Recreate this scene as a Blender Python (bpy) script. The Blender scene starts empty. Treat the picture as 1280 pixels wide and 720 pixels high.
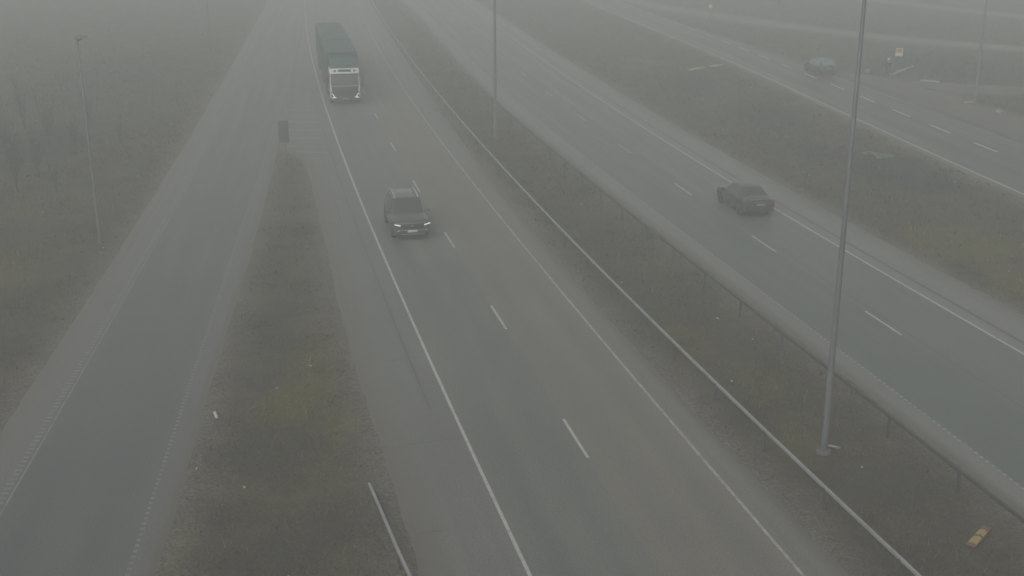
import bpy, bmesh, math, random
import numpy as np
from mathutils import Vector, Matrix, Euler

random.seed(7)
rng = np.random.default_rng(11)
SC = bpy.context.scene
COL = SC.collection
R = math.radians

# ------------------------------------------------------------------ camera
CAM_H, PITCH, FPX = 17.15, R(18.43), 1500.0
cam_d = bpy.data.cameras.new('camera')
cam = bpy.data.objects.new('camera', cam_d)
COL.objects.link(cam)
cam.location = (0, 0, CAM_H)
cam.rotation_euler = (math.pi / 2 - PITCH, 0, 0)
cam_d.sensor_width = 36.0
cam_d.lens = 36.0 * FPX / 1280.0
cam_d.clip_end = 6000
SC.camera = cam
CP, SP = math.cos(PITCH), math.sin(PITCH)


def P(u, v, z=0.0):
    """survey: the place on the height z that the photograph shows at (u, v)"""
    a, b = (u - 640) / FPX, (360 - v) / FPX
    t = (z - CAM_H) / (b * CP - SP)
    return np.array((t * a, t * (CP + b * SP), z))


# ------------------------------------------------------------------ materials
def new_mat(name):
    m = bpy.data.materials.new(name)
    m.use_nodes = True
    nt = m.node_tree
    bs = nt.nodes['Principled BSDF']
    return m, nt, bs


def N(nt, kind, **kw):
    n = nt.nodes.new(kind)
    for k, v in kw.items():
        setattr(n, k, v)
    return n


def mixc(nt, fac, a, b, blend='MIX'):
    n = nt.nodes.new('ShaderNodeMix')
    n.data_type = 'RGBA'
    n.blend_type = blend
    for s, val in ((n.inputs[0], fac), (n.inputs[6], a), (n.inputs[7], b)):
        if isinstance(val, bpy.types.NodeSocket):
            nt.links.new(val, s)
        elif isinstance(val, (int, float)):
            s.default_value = val if s.type == 'VALUE' else (val, val, val, 1)
        else:
            s.default_value = (*val, 1)
    return n.outputs[2]


def math_n(nt, op, a, b=None, c=None, clamp=False):
    n = nt.nodes.new('ShaderNodeMath')
    n.operation = op
    n.use_clamp = clamp
    for i, val in enumerate((a, b, c)):
        if val is None:
            continue
        if isinstance(val, bpy.types.NodeSocket):
            nt.links.new(val, n.inputs[i])
        else:
            n.inputs[i].default_value = val
    return n.outputs[0]


def maprange(nt, v, a, b, c=0.0, d=1.0):
    n = nt.nodes.new('ShaderNodeMapRange')
    nt.links.new(v, n.inputs[0])
    for i, q in enumerate((a, b, c, d)):
        n.inputs[i + 1].default_value = q
    return n.outputs[0]


def noise(nt, vec, scale, detail=4, rough=0.55):
    n = nt.nodes.new('ShaderNodeTexNoise')
    n.inputs['Scale'].default_value = scale
    n.inputs['Detail'].default_value = detail
    n.inputs['Roughness'].default_value = rough
    if vec is not None:
        nt.links.new(vec, n.inputs['Vector'])
    return n.outputs['Fac']


def ramp(nt, fac, stops, interp='LINEAR'):
    n = nt.nodes.new('ShaderNodeValToRGB')
    n.color_ramp.interpolation = interp
    e = n.color_ramp.elements
    while len(e) < len(stops):
        e.new(0.5)
    for el, (p, c) in zip(e, stops):
        el.position = p
        el.color = (*c, 1) if not isinstance(c, (int, float)) else (c, c, c, 1)
    nt.links.new(fac, n.inputs[0])
    return n.outputs[0]


def bump(nt, bs, h, strength=0.3, dist=0.02):
    b = nt.nodes.new('ShaderNodeBump')
    b.inputs['Strength'].default_value = strength
    b.inputs['Distance'].default_value = dist
    nt.links.new(h, b.inputs['Height'])
    nt.links.new(b.outputs[0], bs.inputs['Normal'])


def plain(name, col, rough=0.5, metal=0.0, spec=0.5, dirt=0.25, scale=3.0, coat=0.0, emit=None, estr=0.0):
    m, nt, bs = new_mat(name)
    tc = N(nt, 'ShaderNodeTexCoord')
    nz = noise(nt, tc.outputs['Object'], scale, 5)
    c = mixc(nt, math_n(nt, 'MULTIPLY', maprange(nt, nz, 0.45, 0.75), dirt), col,
             tuple(0.45 * q + 0.04 for q in col))
    nt.links.new(c, bs.inputs['Base Color'])
    nt.links.new(maprange(nt, nz, 0.3, 0.8, rough * 0.85, min(1, rough * 1.25)), bs.inputs['Roughness'])
    bs.inputs['Metallic'].default_value = metal
    bs.inputs['Specular IOR Level'].default_value = spec
    bs.inputs['Coat Weight'].default_value = coat
    if emit:
        bs.inputs['Emission Color'].default_value = (*emit, 1)
        bs.inputs['Emission Strength'].default_value = estr
    return m


def asphalt(name, lanes, ncol, rough=0.5, wet=0.0, wetlanes=(), e=0.005):
    """lanes: one colour per lane-wide strip (a resurfaced lane keeps its own tint, a wet one has bluish sky sheen painted in); U counts strips."""
    m, nt, bs = new_mat(name)
    uv = N(nt, 'ShaderNodeUVMap', uv_map='lane')
    sep = N(nt, 'ShaderNodeSeparateXYZ')
    nt.links.new(uv.outputs[0], sep.inputs[0])
    U, V = sep.outputs[0], sep.outputs[1]
    geo = N(nt, 'ShaderNodeNewGeometry')
    pos = geo.outputs['Position']
    # slightly wandering boundaries
    wob = math_n(nt, 'MULTIPLY', math_n(nt, 'SUBTRACT', noise(nt, pos, 0.6, 4), 0.5), 0.03)
    u2 = math_n(nt, 'DIVIDE', math_n(nt, 'ADD', U, wob), float(ncol))
    stops = []
    for i, c in enumerate(lanes):
        stops += [(i / ncol + (e if i else 0), c), ((i + 1) / ncol - e, c)]
    base = ramp(nt, u2, stops)
    # streaks along the travel direction, in metres
    comb = N(nt, 'ShaderNodeCombineXYZ')
    nt.links.new(math_n(nt, 'MULTIPLY', U, 3.5), comb.inputs[0])
    nt.links.new(math_n(nt, 'MULTIPLY', V, 0.035), comb.inputs[1])
    streak = noise(nt, comb.outputs[0], 1.6, 6, 0.6)
    patch = noise(nt, pos, 0.16, 5, 0.55)
    grain = noise(nt, pos, 17.0, 4, 0.8)
    c = mixc(nt, 1.0, base, ramp(nt, streak, [(0.30, 0.87), (0.70, 1.11)]), 'MULTIPLY')
    c = mixc(nt, 1.0, c, ramp(nt, patch, [(0.32, 0.93), (0.70, 1.06)]), 'MULTIPLY')
    c = mixc(nt, 1.0, c, ramp(nt, grain, [(0.32, 0.66), (0.68, 1.34)]), 'MULTIPLY')
    # polished wheel tracks
    fr = math_n(nt, 'FRACT', U)
    tr = ramp(nt, fr, [(0.0, 0.0), (0.16, 0.05), (0.27, 1.0), (0.40, 0.05), (0.60, 0.05), (0.73, 1.0), (0.86, 0.05), (1.0, 0.0)], 'B_SPLINE')
    lanemask = ramp(nt, math_n(nt, 'DIVIDE', U, float(ncol)),
                    sum(([(i / ncol + 0.002, 1.0 if i in wetlanes else 0.0), ((i + 1) / ncol - 0.002, 1.0 if i in wetlanes else 0.0)] for i in range(ncol)), []))
    trk = math_n(nt, 'MULTIPLY', tr, lanemask)
    c = mixc(nt, math_n(nt, 'MULTIPLY', trk, 0.50), c, mixc(nt, 1.0, c, (0.70, 0.73, 0.74), 'MULTIPLY'))
    # gravel and soil trodden over the pavement's edges
    gn = noise(nt, pos, 1.1, 6, 0.7)
    ed = math_n(nt, 'MINIMUM', U, math_n(nt, 'SUBTRACT', float(ncol), U))
    ed = math_n(nt, 'ADD', ed, math_n(nt, 'MULTIPLY', math_n(nt, 'SUBTRACT', gn, 0.5), 0.40))
    c = mixc(nt, maprange(nt, ed, 0.36, 0.0, 0.0, 1.0), c, (0.132, 0.121, 0.104))
    nt.links.new(c, bs.inputs['Base Color'])
    r0 = maprange(nt, streak, 0.3, 0.75, rough * 0.8, min(1.0, rough * 1.3))
    r1 = math_n(nt, 'SUBTRACT', r0, math_n(nt, 'MULTIPLY', trk, 0.08 + wet * 0.06), clamp=True)
    r1 = math_n(nt, 'MAXIMUM', r1, 0.30)
    nt.links.new(r1, bs.inputs['Roughness'])
    bs.inputs['Specular IOR Level'].default_value = 0.35
    bump(nt, bs, grain, 0.25, 0.01)
    return m


def paint_mat(name, col, wear, under=(0.15, 0.15, 0.145)):
    m, nt, bs = new_mat(name)
    geo = N(nt, 'ShaderNodeNewGeometry')
    a = noise(nt, geo.outputs['Position'], 2.2, 6, 0.7)
    b = noise(nt, geo.outputs['Position'], 14.0, 4, 0.7)
    f = math_n(nt, 'ADD', math_n(nt, 'MULTIPLY', a, 0.6), math_n(nt, 'MULTIPLY', b, 0.4))
    f = maprange(nt, f, wear - 0.09, wear + 0.09, 1.0, 0.0)
    f = math_n(nt, 'SUBTRACT', 1.0, f, clamp=True)
    c = mixc(nt, f, under, col)
    nt.links.new(c, bs.inputs['Base Color'])
    bs.inputs['Roughness'].default_value = 0.55
    return m


M = {}
M['line'] = paint_mat('edge_paint', (0.47, 0.47, 0.435), 0.40)
M['line_fresh'] = paint_mat('fresh_paint', (0.66, 0.66, 0.62), 0.34)
M['line_worn'] = paint_mat('worn_paint', (0.40, 0.40, 0.375), 0.46)
M['line_faint'] = paint_mat('faint_paint', (0.275, 0.27, 0.255), 0.49, (0.17, 0.165, 0.16))
M['hatch'] = paint_mat('hatch_paint', (0.195, 0.192, 0.18), 0.47, (0.18, 0.178, 0.17))
M['tar'] = plain('tar', (0.098, 0.099, 0.095), 0.55, dirt=0.4, scale=2)
M['wet_kerb'] = plain('wet_kerb', (0.040, 0.042, 0.042), 0.5, dirt=0.4, scale=2)
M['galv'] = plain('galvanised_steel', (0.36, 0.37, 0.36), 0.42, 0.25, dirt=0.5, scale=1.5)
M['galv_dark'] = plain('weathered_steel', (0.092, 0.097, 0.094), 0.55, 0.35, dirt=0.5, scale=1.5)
M['pole'] = plain('pole_zinc', (0.165, 0.178, 0.178), 0.6, 0.1, dirt=0.5, scale=1.2)
M['concrete'] = plain('concrete', (0.115, 0.112, 0.105), 0.9, dirt=0.5, scale=4)
M['rubber'] = plain('rubber', (0.018, 0.018, 0.018), 0.8, dirt=0.3)
M['black'] = plain('black_plastic', (0.032, 0.034, 0.034), 0.5, dirt=0.2)
M['rim'] = plain('alloy', (0.33, 0.33, 0.34), 0.35, 0.8, dirt=0.5, scale=8)
M['chrome'] = plain('chrome', (0.62, 0.63, 0.63), 0.18, 1.0, dirt=0.2)
M['glass'] = plain('dark_glass', (0.055, 0.066, 0.063), 0.07, 0.0, 0.6, dirt=0.1)
M['truck_glass'] = plain('grey_glass', (0.085, 0.10, 0.097), 0.12, dirt=0.3)
M['sky_glass'] = plain('sky_toned_glass', (0.15, 0.25, 0.225), 0.25, dirt=0.3, scale=3)  # pale teal of the reflected sky is painted into the base colour
M['rail_alu'] = plain('pale_aluminium', (0.45, 0.46, 0.45), 0.35, 0.2, dirt=0.2)
M['plate_dirty'] = plain('dirty_plate', (0.25, 0.25, 0.24), 0.6, dirt=0.4, scale=9)
M['white'] = plain('white_paint', (0.72, 0.72, 0.69), 0.35, dirt=0.25, scale=1.5, coat=0.3)
M['offwhite'] = plain('plate_white', (0.62, 0.62, 0.60), 0.5, dirt=0.3, scale=6)
M['lamp_lit'] = plain('lit_lamp', (0.8, 0.8, 0.78), 0.3, dirt=0, emit=(1.0, 0.99, 0.93), estr=0.5)
M['lamp_clear'] = plain('clear_lens', (0.45, 0.46, 0.46), 0.12, dirt=0.2)
M['red_lens'] = plain('red_lens', (0.15, 0.035, 0.033), 0.2, dirt=0.2)
M['suv_paint'] = plain('dark_grey_paint', (0.085, 0.101, 0.095), 0.2, 0.3, 0.5, dirt=0.5, scale=1.3, coat=0.6)
M['grey_paint'] = plain('slate_paint', (0.060, 0.076, 0.072), 0.25, 0.3, 0.5, dirt=0.5, scale=1.3, coat=0.5)
M['green_paint'] = plain('green_grey_paint', (0.035, 0.085, 0.073), 0.28, 0.3, 0.5, dirt=0.4, scale=1.3, coat=0.5)
M['tarp'] = plain('dark_tarpaulin', (0.026, 0.100, 0.085), 0.50, 0.0, 0.5, dirt=0.4, scale=0.7)
M['tarp_side'] = plain('side_curtain', (0.034, 0.062, 0.056), 0.6, 0.0, 0.4, dirt=0.5, scale=0.7)
M['chassis'] = plain('chassis', (0.035, 0.035, 0.035), 0.7, dirt=0.4)
M['sign_back'] = plain('sign_back', (0.10, 0.116, 0.113), 0.6, 0.2, dirt=0.4, scale=2)
M['yellow'] = plain('faded_yellow', (0.34, 0.275, 0.08), 0.6, dirt=0.5, scale=9)
M['sign_yellow'] = plain('sign_yellow', (0.62, 0.40, 0.12), 0.5, dirt=0.3, scale=6)
M['rust_red'] = plain('rust_red', (0.17, 0.075, 0.05), 0.75, dirt=0.5, scale=9)
M['sign_red'] = plain('sign_red', (0.45, 0.06, 0.05), 0.5, dirt=0.3, scale=4)
M['snow'] = plain('old_snow', (0.31, 0.32, 0.32), 0.8, dirt=0.5, scale=5)
M['litter'] = plain('litter_white', (0.38, 0.38, 0.35), 0.6, dirt=0.4, scale=20)
M['plastic_green'] = plain('green_plastic', (0.070, 0.130, 0.105), 0.5, dirt=0.5, scale=4)
M['plastic_pale'] = plain('pale_plastic', (0.17, 0.19, 0.175), 0.5, dirt=0.5, scale=4)
M['straw'] = plain('straw', (0.22, 0.19, 0.13), 0.8, dirt=0.5, scale=8)
M['stone'] = plain('stone', (0.23, 0.22, 0.21), 0.9, dirt=0.5, scale=9)
M['bark'] = plain('bark', (0.075, 0.070, 0.060), 0.9, dirt=0.4, scale=5)
M['skin'] = plain('skin', (0.42, 0.27, 0.20), 0.55, dirt=0.1)
M['jacket'] = plain('jacket', (0.022, 0.028, 0.032), 0.85, dirt=0.3, scale=6)
M['trouser'] = plain('trousers', (0.028, 0.032, 0.038), 0.85, dirt=0.3, scale=6)
M['cap'] = plain('pale_wool', (0.66, 0.63, 0.55), 0.9, dirt=0.3, scale=9)


# ------------------------------------------------------------------ objects
def tag(o, label=None, cat=None, group=None, kind=None):
    if label: o['label'] = label
    if cat: o['category'] = cat
    if group: o['group'] = group
    o['kind'] = kind or 'thing'
    return o


def empty(name, loc=(0, 0, 0), rz=0.0):
    o = bpy.data.objects.new(name, None)
    o.empty_display_size = 0.3
    COL.objects.link(o)
    o.location = loc
    o.rotation_euler = (0, 0, rz)
    return o


def obj(name, bm, mat, parent=None, smooth=True, angle=35):
    me = bpy.data.meshes.new(name)
    if smooth:
        for f in bm.faces:
            f.smooth = True
        lim = R(angle)
        for e in bm.edges:
            if len(e.link_faces) == 2:
                e.smooth = e.calc_face_angle(0) < lim
    bm.to_mesh(me)
    bm.free()
    for mm in (mat if isinstance(mat, (list, tuple)) else [mat]):
        me.materials.append(mm)
    o = bpy.data.objects.new(name, me)
    COL.objects.link(o)
    if parent is not None:
        o.parent = parent
    return o


def mesh_np(name, verts, faces, mat, kind=None, uv=None, parent=None, smooth=False):
    me = bpy.data.meshes.new(name)
    verts = np.asarray(verts, dtype=np.float32)
    faces = np.asarray(faces, dtype=np.int32)
    k = faces.shape[1]
    me.vertices.add(len(verts))
    me.vertices.foreach_set('co', verts.ravel())
    me.loops.add(faces.size)
    me.loops.foreach_set('vertex_index', faces.ravel())
    me.polygons.add(len(faces))
    me.polygons.foreach_set('loop_start', np.arange(0, faces.size, k, dtype=np.int32))
    me.polygons.foreach_set('loop_total', np.full(len(faces), k, dtype=np.int32))
    if uv is not None:
        l = me.uv_layers.new(name='lane')
        l.data.foreach_set('uv', np.asarray(uv, dtype=np.float32)[faces.ravel()].ravel())
    me.update(calc_edges=True)
    me.validate()
    if smooth:
        me.polygons.foreach_set('use_smooth', np.ones(len(faces), dtype=bool))
    me.materials.append(mat)
    o = bpy.data.objects.new(name, me)
    COL.objects.link(o)
    if kind:
        o['kind'] = kind
    if parent is not None:
        o.parent = parent
    return o


def copy_tree(o, parent=None):
    c = o.copy()
    COL.objects.link(c)
    c.parent = parent
    for ch in list(o.children):
        copy_tree(ch, c)
    return c


def add_box(bm, size, loc, bevel=0.0, rot=None, taper=None, seg=2):
    """box size (x, y, z) centred at loc; taper=(sx, sy) scales the top face"""
    n = bmesh.new()
    bmesh.ops.create_cube(n, size=1.0)
    for v in n.verts:
        if taper and v.co.z > 0:
            v.co.x *= taper[0]; v.co.y *= taper[1]
        v.co = Vector((v.co.x * size[0], v.co.y * size[1], v.co.z * size[2]))
    if bevel > 0:
        bmesh.ops.bevel(n, geom=list(n.edges), offset=bevel, segments=seg, affect='EDGES', profile=0.5)
    mt = Matrix.Translation(Vector(loc))
    if rot:
        mt = mt @ Euler(rot).to_matrix().to_4x4()
    n.transform(mt)
    me = bpy.data.meshes.new('tmp'); n.to_mesh(me); n.free()
    bm.from_mesh(me); bpy.data.meshes.remove(me)
    return bm


def box(size, loc, bevel=0.0, **k):
    return add_box(bmesh.new(), size, loc, bevel, **k)


def add_tube(bm, pts, radii, seg=12, cap=True):
    pts = [Vector(p) for p in pts]
    if not isinstance(radii, (list, tuple)):
        radii = [radii] * len(pts)
    rings = []
    ref = None
    for i, p in enumerate(pts):
        d = (pts[min(i + 1, len(pts) - 1)] - pts[max(i - 1, 0)]).normalized()
        if ref is None:
            ref = Vector((0, 0, 1)) if abs(d.z) < 0.9 else Vector((1, 0, 0))
        a = (ref - d * ref.dot(d)).normalized()
        ref = a
        b = d.cross(a)
        rings.append([bm.verts.new(p + radii[i] * (math.cos(t) * a + math.sin(t) * b))
                      for t in [2 * math.pi * k / seg for k in range(seg)]])
    for r0, r1 in zip(rings, rings[1:]):
        for k in range(seg):
            bm.faces.new((r0[k], r0[(k + 1) % seg], r1[(k + 1) % seg], r1[k]))
    if cap:
        bm.faces.new(rings[0][::-1]); bm.faces.new(rings[-1])
    return bm


def tube(pts, radii, seg=12):
    return add_tube(bmesh.new(), pts, radii, seg)


def add_lathe(bm, prof, axis='Z', seg=24, loc=(0, 0, 0)):
    """prof: list of (radius, height)"""
    rings = []
    for r, h in prof:
        ring = []
        for k in range(seg):
            a = 2 * math.pi * k / seg
            q = (r * math.cos(a), r * math.sin(a), h)
            if axis == 'Y':
                q = (q[0], q[2], q[1])
            ring.append(bm.verts.new(Vector(q) + Vector(loc)))
        rings.append(ring)
    for r0, r1 in zip(rings, rings[1:]):
        for k in range(seg):
            bm.faces.new((r0[k], r0[(k + 1) % seg], r1[(k + 1) % seg], r1[k]))
    bm.faces.new(rings[0][::-1]); bm.faces.new(rings[-1])
    bmesh.ops.recalc_face_normals(bm, faces=bm.faces)
    return bm


def prism(poly, axis, a, b, bevel=0.0):
    """polygon in the plane across `axis`, extruded from a to b"""
    bm = bmesh.new()
    def q(p, t):
        return {'X': (t, p[0], p[1]), 'Y': (p[0], t, p[1]), 'Z': (p[0], p[1], t)}[axis]
    lo = [bm.verts.new(q(p, a)) for p in poly]
    hi = [bm.verts.new(q(p, b)) for p in poly]
    n = len(poly)
    bm.faces.new(lo[::-1]); bm.faces.new(hi)
    for i in range(n):
        bm.faces.new((lo[i], lo[(i + 1) % n], hi[(i + 1) % n], hi[i]))
    bmesh.ops.recalc_face_normals(bm, faces=bm.faces)
    if bevel:
        bmesh.ops.bevel(bm, geom=list(bm.edges), offset=bevel, segments=2, affect='EDGES', profile=0.5)
    return bm


# ------------------------------------------------------------------ road alignments, as x(y)
class Curve:
    def __init__(self, pts, z=0.0, deg=4, smooth=None):
        w = np.array([P(u, v, z) for u, v in pts])
        o = np.argsort(w[:, 1])
        self.y, self.x = w[o, 1], w[o, 0]
        self.lo, self.hi = self.y[0], self.y[-1]
        self.poly = None
        if smooth is None:
            self.mid, self.sc = (self.lo + self.hi) / 2, (self.hi - self.lo) / 2
            self.poly = np.polyfit((self.y - self.mid) / self.sc, self.x, deg, w=1.0 / self.y)
        else:
            self.smooth = smooth

    def raw(self, y):
        if self.poly is not None:
            return np.polyval(self.poly, (y - self.mid) / self.sc)
        out = np.zeros_like(y)
        ws = 0.0
        for k in np.linspace(-1.5, 1.5, 13):
            g = math.exp(-k * k)
            out += g * np.interp(np.clip(y + k * self.smooth, self.lo, self.hi), self.y, self.x)
            ws += g
        return out / ws

    def __call__(self, y):
        y = np.atleast_1d(np.asarray(y, dtype=float))
        c = np.clip(y, self.lo, self.hi)
        out = self.raw(c)
        e = 0.06 * (self.hi - self.lo)
        for end, sgn in ((self.lo, 1), (self.hi, -1)):
            m = y < end if sgn > 0 else y > end
            if m.any():
                a, b = self.raw(np.array([end])), self.raw(np.array([end + sgn * e]))
                sl = ((b - a) / (sgn * e))[0]
                out[m] = a[0] + sl * (y[m] - end)
        return out

    def at(self, y):
        return float(self(np.array([y]))[0])

    def slope(self, y):
        return (self.at(y + 0.5) - self.at(y - 0.5))


class Off:
    """a line a fixed number of metres to the side of another"""
    def __init__(self, c, d): self.c, self.d = c, d
    def __call__(self, y):
        y = np.atleast_1d(np.asarray(y, dtype=float))
        s = self.c(y + 0.5) - self.c(y - 0.5)
        return self.c(y) + self.d * np.sqrt(1 + s * s)
    at = Curve.at
    slope = Curve.slope


L1 = Curve([(381, 0), (383, 30), (386, 55), (392.5, 85), (405, 127.5), (422.5, 179), (440, 223), (459.4, 271), (479, 320), (505, 380), (552.6, 484), (595, 574), (642, 678), (663, 720)])
L2 = Curve([(447, 0), (450, 10), (462.5, 40), (480, 72.5), (505, 110), (552.5, 179), (580, 215), (609, 251), (640, 289), (715.5, 380), (755.7, 430), (840, 528), (900, 599), (946, 651), (1002, 718)])
LC = Curve([(412, 0), (424, 35), (447, 90), (489.5, 181), (519, 232), (561, 300), (624, 397), (721, 548), (826, 718)])
MR = Curve([(462, 0), (478, 30), (510, 80), (550, 140), (592, 200), (636, 252), (703, 333), (757, 400), (794, 442), (896, 548), (960, 612), (1035, 700)])
WRE = Curve([(192, 715), (220, 620), (250, 510), (295, 365), (318, 290), (335, 225), (344, 188), (352, 150), (360, 115), (372, 60), (379, 10)], smooth=3.0)
ML = Curve([(533, 718), (491, 583), (453, 474), (427, 380), (412, 310), (400, 265), (391, 225), (383, 203), (374, 194), (352, 187), (352, 150), (360, 115), (372, 60), (379, 10)], smooth=0.8)
WO = Curve([(335, 0), (320, 30), (280, 100), (225, 195), (125, 355), (60, 455), (0, 548), (-80, 668)])
WL = Curve([(339, 15), (320, 50), (295, 100), (265, 170), (220, 250), (158, 358), (90, 475), (15, 600), (-50, 715)])
WR = Curve([(377, 20), (368, 60), (354, 124), (346, 149), (333, 190), (316, 235), (300, 290), (277, 365), (240, 475), (200, 590), (162, 712)])
LE = Curve([(500, 0), (530, 25), (560, 60), (600, 103), (640, 143), (690, 180), (745, 224), (800, 268), (868, 318), (920, 362), (975, 405), (1010, 432), (1060, 468), (1125, 518), (1210, 585), (1290, 648), (1400, 735)])
RL = Curve([(512, 0), (542, 25), (575, 62), (617, 102), (658, 135), (708, 175), (760, 221), (819, 267), (890, 317), (940, 354), (1000, 402), (1044, 439), (1150, 507), (1280, 610), (1400, 705)])
RC = Curve([(557, 10), (624, 68), (649.5, 89), (683, 114.5), (724.5, 145.5), (779.5, 184.5), (854, 237), (956, 305.5), (1103, 403), (1280, 519)])
RR = Curve([(585, 5), (622, 35), (675, 72), (725, 106), (775, 141), (835, 179), (860, 194), (914, 229), (965, 259), (1044, 306), (1120, 350), (1275, 438), (1400, 512)])
RE = Curve([(592, 0), (622, 19), (662, 45), (707, 75), (770, 112), (850, 157), (892, 187), (947, 216), (1004, 249), (1048, 270), (1149, 324), (1279, 393), (1420, 468)])
FL = Curve([(730, 0), (775, 19), (817, 37), (850, 50), (887, 65), (920, 79), (962, 98), (1019, 125), (1066, 147), (1120, 172), (1182, 199), (1280, 242), (1400, 295)])
FC = Curve([(1009.5, 93), (1046, 108.5), (1084, 124), (1128.5, 142), (1175, 161.5), (1232.5, 184), (1400, 250), (800, 12), (900, 50)])
FE = Curve([(770, 0), (815, 15), (875, 39), (959, 67), (1004, 80), (1048, 91), (1071, 99), (1108, 114), (1152, 131), (1197, 148), (1280, 178), (1400, 222)])
GL = Curve([(464.6, 0), (491.7, 43.7), (533, 96), (575, 148), (617, 194), (658, 240), (714.6, 298), (765, 348), (827.5, 410), (867, 448), (900, 480), (962, 539), (1037, 612), (1152, 718)], z=0.72)
GR = Curve([(487, 0), (517, 25), (550, 60), (592, 103), (633, 140), (661, 160), (694, 189), (737, 222), (788, 263), (818, 287.5), (850, 316), (890, 348), (935, 381), (985, 421), (1044, 461), (1117, 521), (1203, 587), (1279, 647)], z=0.70)

YS = np.concatenate([np.arange(-30, 26, 4.0), np.arange(26, 130, 0.7), np.arange(130, 240, 1.5), np.arange(240, 420, 8.0)])


def roadway(name, lines, mat, z=0.0, sub=3, ys=YS, crown=0.0):
    base = np.array([c(ys) for c in lines])
    cols, us = [], []
    for i in range(len(lines) - 1):
        for k in range(sub):
            t = k / sub
            cols.append(base[i] * (1 - t) + base[i + 1] * t); us.append(i + t)
    cols.append(base[-1]); us.append(len(lines) - 1)
    er = np.random.default_rng(len(ys) + len(name))
    for q in (0, -1):
        e = er.normal(0, 0.008, len(ys)); e = (np.roll(e, 1) + 2 * e + np.roll(e, -1)) / 4
        cols[q] = cols[q] + e * ((ys < 125) & (ys > 24))
    cols = [cols[0] - 0.35] + cols + [cols[-1] + 0.35]
    us = [0.0] + us + [us[-1]]
    X = np.array(cols).T
    nr, nc = X.shape
    Z = np.full((nr, nc), z)
    Z[:, 0] -= 0.12; Z[:, -1] -= 0.12
    V = np.stack([X, np.repeat(ys[:, None], nc, 1), Z], -1).reshape(-1, 3)
    UV = np.stack([np.repeat(np.array(us)[None], nr, 0), np.repeat(ys[:, None], nc, 1)], -1).reshape(-1, 2)
    i = np.arange(nr - 1)[:, None] * nc + np.arange(nc - 1)[None]
    F = np.stack([i, i + 1, i + nc + 1, i + nc], -1).reshape(-1, 4)
    return mesh_np(name, V, F, mat, 'structure', UV)


MAIN = asphalt('asphalt_main', [(0.163, 0.163, 0.150), (0.154, 0.156, 0.141), (0.178, 0.167, 0.143), (0.165, 0.161, 0.144)], 4, 0.55, 0.1, (1, 2))
RIGHT = asphalt('asphalt_right', [(0.188, 0.187, 0.173), (0.118, 0.133, 0.125), (0.140, 0.146, 0.135), (0.186, 0.183, 0.172)], 4, 0.45, 0.4, (1, 2))  # lane colours include the bluish reflection of sky on wet asphalt
RAMP = asphalt('asphalt_ramp', [(0.156, 0.151, 0.142), (0.111, 0.123, 0.115), (0.142, 0.140, 0.130)], 3, 0.45, 0.5, (1,), 0.03)  # bluish middle strip: sky reflected on the wet lane, put into its colour
FARR = asphalt('asphalt_far', [(0.074, 0.088, 0.084), (0.082, 0.092, 0.088)], 2, 0.45, 0.4, (0, 1))
PATHM = asphalt('asphalt_path', [(0.20, 0.198, 0.187)], 1, 0.7)
BAYM = asphalt('asphalt_bay', [(0.128, 0.112, 0.098)], 1, 0.75)

roadway('main_carriageway', [ML, L1, LC, L2, MR], MAIN, 0.004)
roadway('exit_ramp', [WO, WL, WR, WRE], RAMP, 0.0, sub=4)
roadway('right_carriageway', [LE, RL, RC, RR, RE], RIGHT, 0.0)
roadway('far_ramp', [Off(FL, -0.35), FC, FE], FARR, 0.0, sub=4)


def pline(pts, n=60):
    w = np.array([P(u, v)[:2] for u, v in pts])
    s = np.concatenate([[0], np.cumsum(np.linalg.norm(np.diff(w, axis=0), axis=1))])
    t = np.linspace(0, s[-1], n)
    q = np.stack([np.interp(t, s, w[:, 0]), np.interp(t, s, w[:, 1])], -1)
    for _ in range(6):
        q[1:-1] = 0.25 * q[:-2] + 0.5 * q[1:-1] + 0.25 * q[2:]
    return q


def ribbon2(name, A, B, mat, z):
    n, k = len(A), 5
    V, UV = [], []
    for j in range(k):
        t = j / (k - 1)
        V.append(np.concatenate([A * (1 - t) + B * t, np.full((n, 1), z)], 1))
        UV.append(np.stack([np.full(n, t * 0.98 + 0.01), A[:, 1]], -1))
    V = np.stack(V, 1).reshape(-1, 3); UV = np.stack(UV, 1).reshape(-1, 2)
    i = np.arange(n - 1)[:, None] * k + np.arange(k - 1)[None]
    F = np.stack([i, i + 1, i + k + 1, i + k], -1).reshape(-1, 4)
    return mesh_np(name, V, F, mat, 'structure', UV)


# bus bay beside the far ramp, cycle paths beyond it
bayA = pline([(1050, 92.5), (1071, 99.8), (1108, 114.8), (1152, 131.8), (1197, 148.8), (1280, 178.8)])
bayB = pline([(1054, 90.5), (1108, 97), (1150, 107), (1180, 121), (1215, 132), (1280, 156)])
ribbon2('bus_bay', bayA, bayB, BAYM, -0.02)
sideA = pline([(1130, 101), (1170, 103.5), (1230, 107), (1280, 109), (1380, 113)])
sideB = pline([(1150, 107.3), (1180, 114.5), (1230, 116), (1280, 118), (1380, 122)])
ribbon2('side_path', sideA, sideB, BAYM, -0.026)
cycA = pline([(780, -3), (840, 8), (900, 16), (980, 28), (1066, 39), (1152, 48), (1280, 58), (1420, 68)])
cycB = pline([(775, 1), (840, 15), (900, 25), (980, 35.5), (1066, 46), (1152, 55), (1280, 64.5), (1420, 75)])
ribbon2('cycle_path', cycA, cycB, PATHM, -0.03)
upA = pline([(1060, -6), (1120, 1), (1200, 10), (1280, 18), (1400, 30)])
upB = pline([(1050, -3), (1120, 5), (1200, 15), (1280, 23.5), (1400, 36)])
ribbon2('upper_road', upA, upB, PATHM, -0.03)
PATHS = [(bayA, bayB), (sideA, sideB), (cycA, cycB), (upA, upB)]

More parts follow.
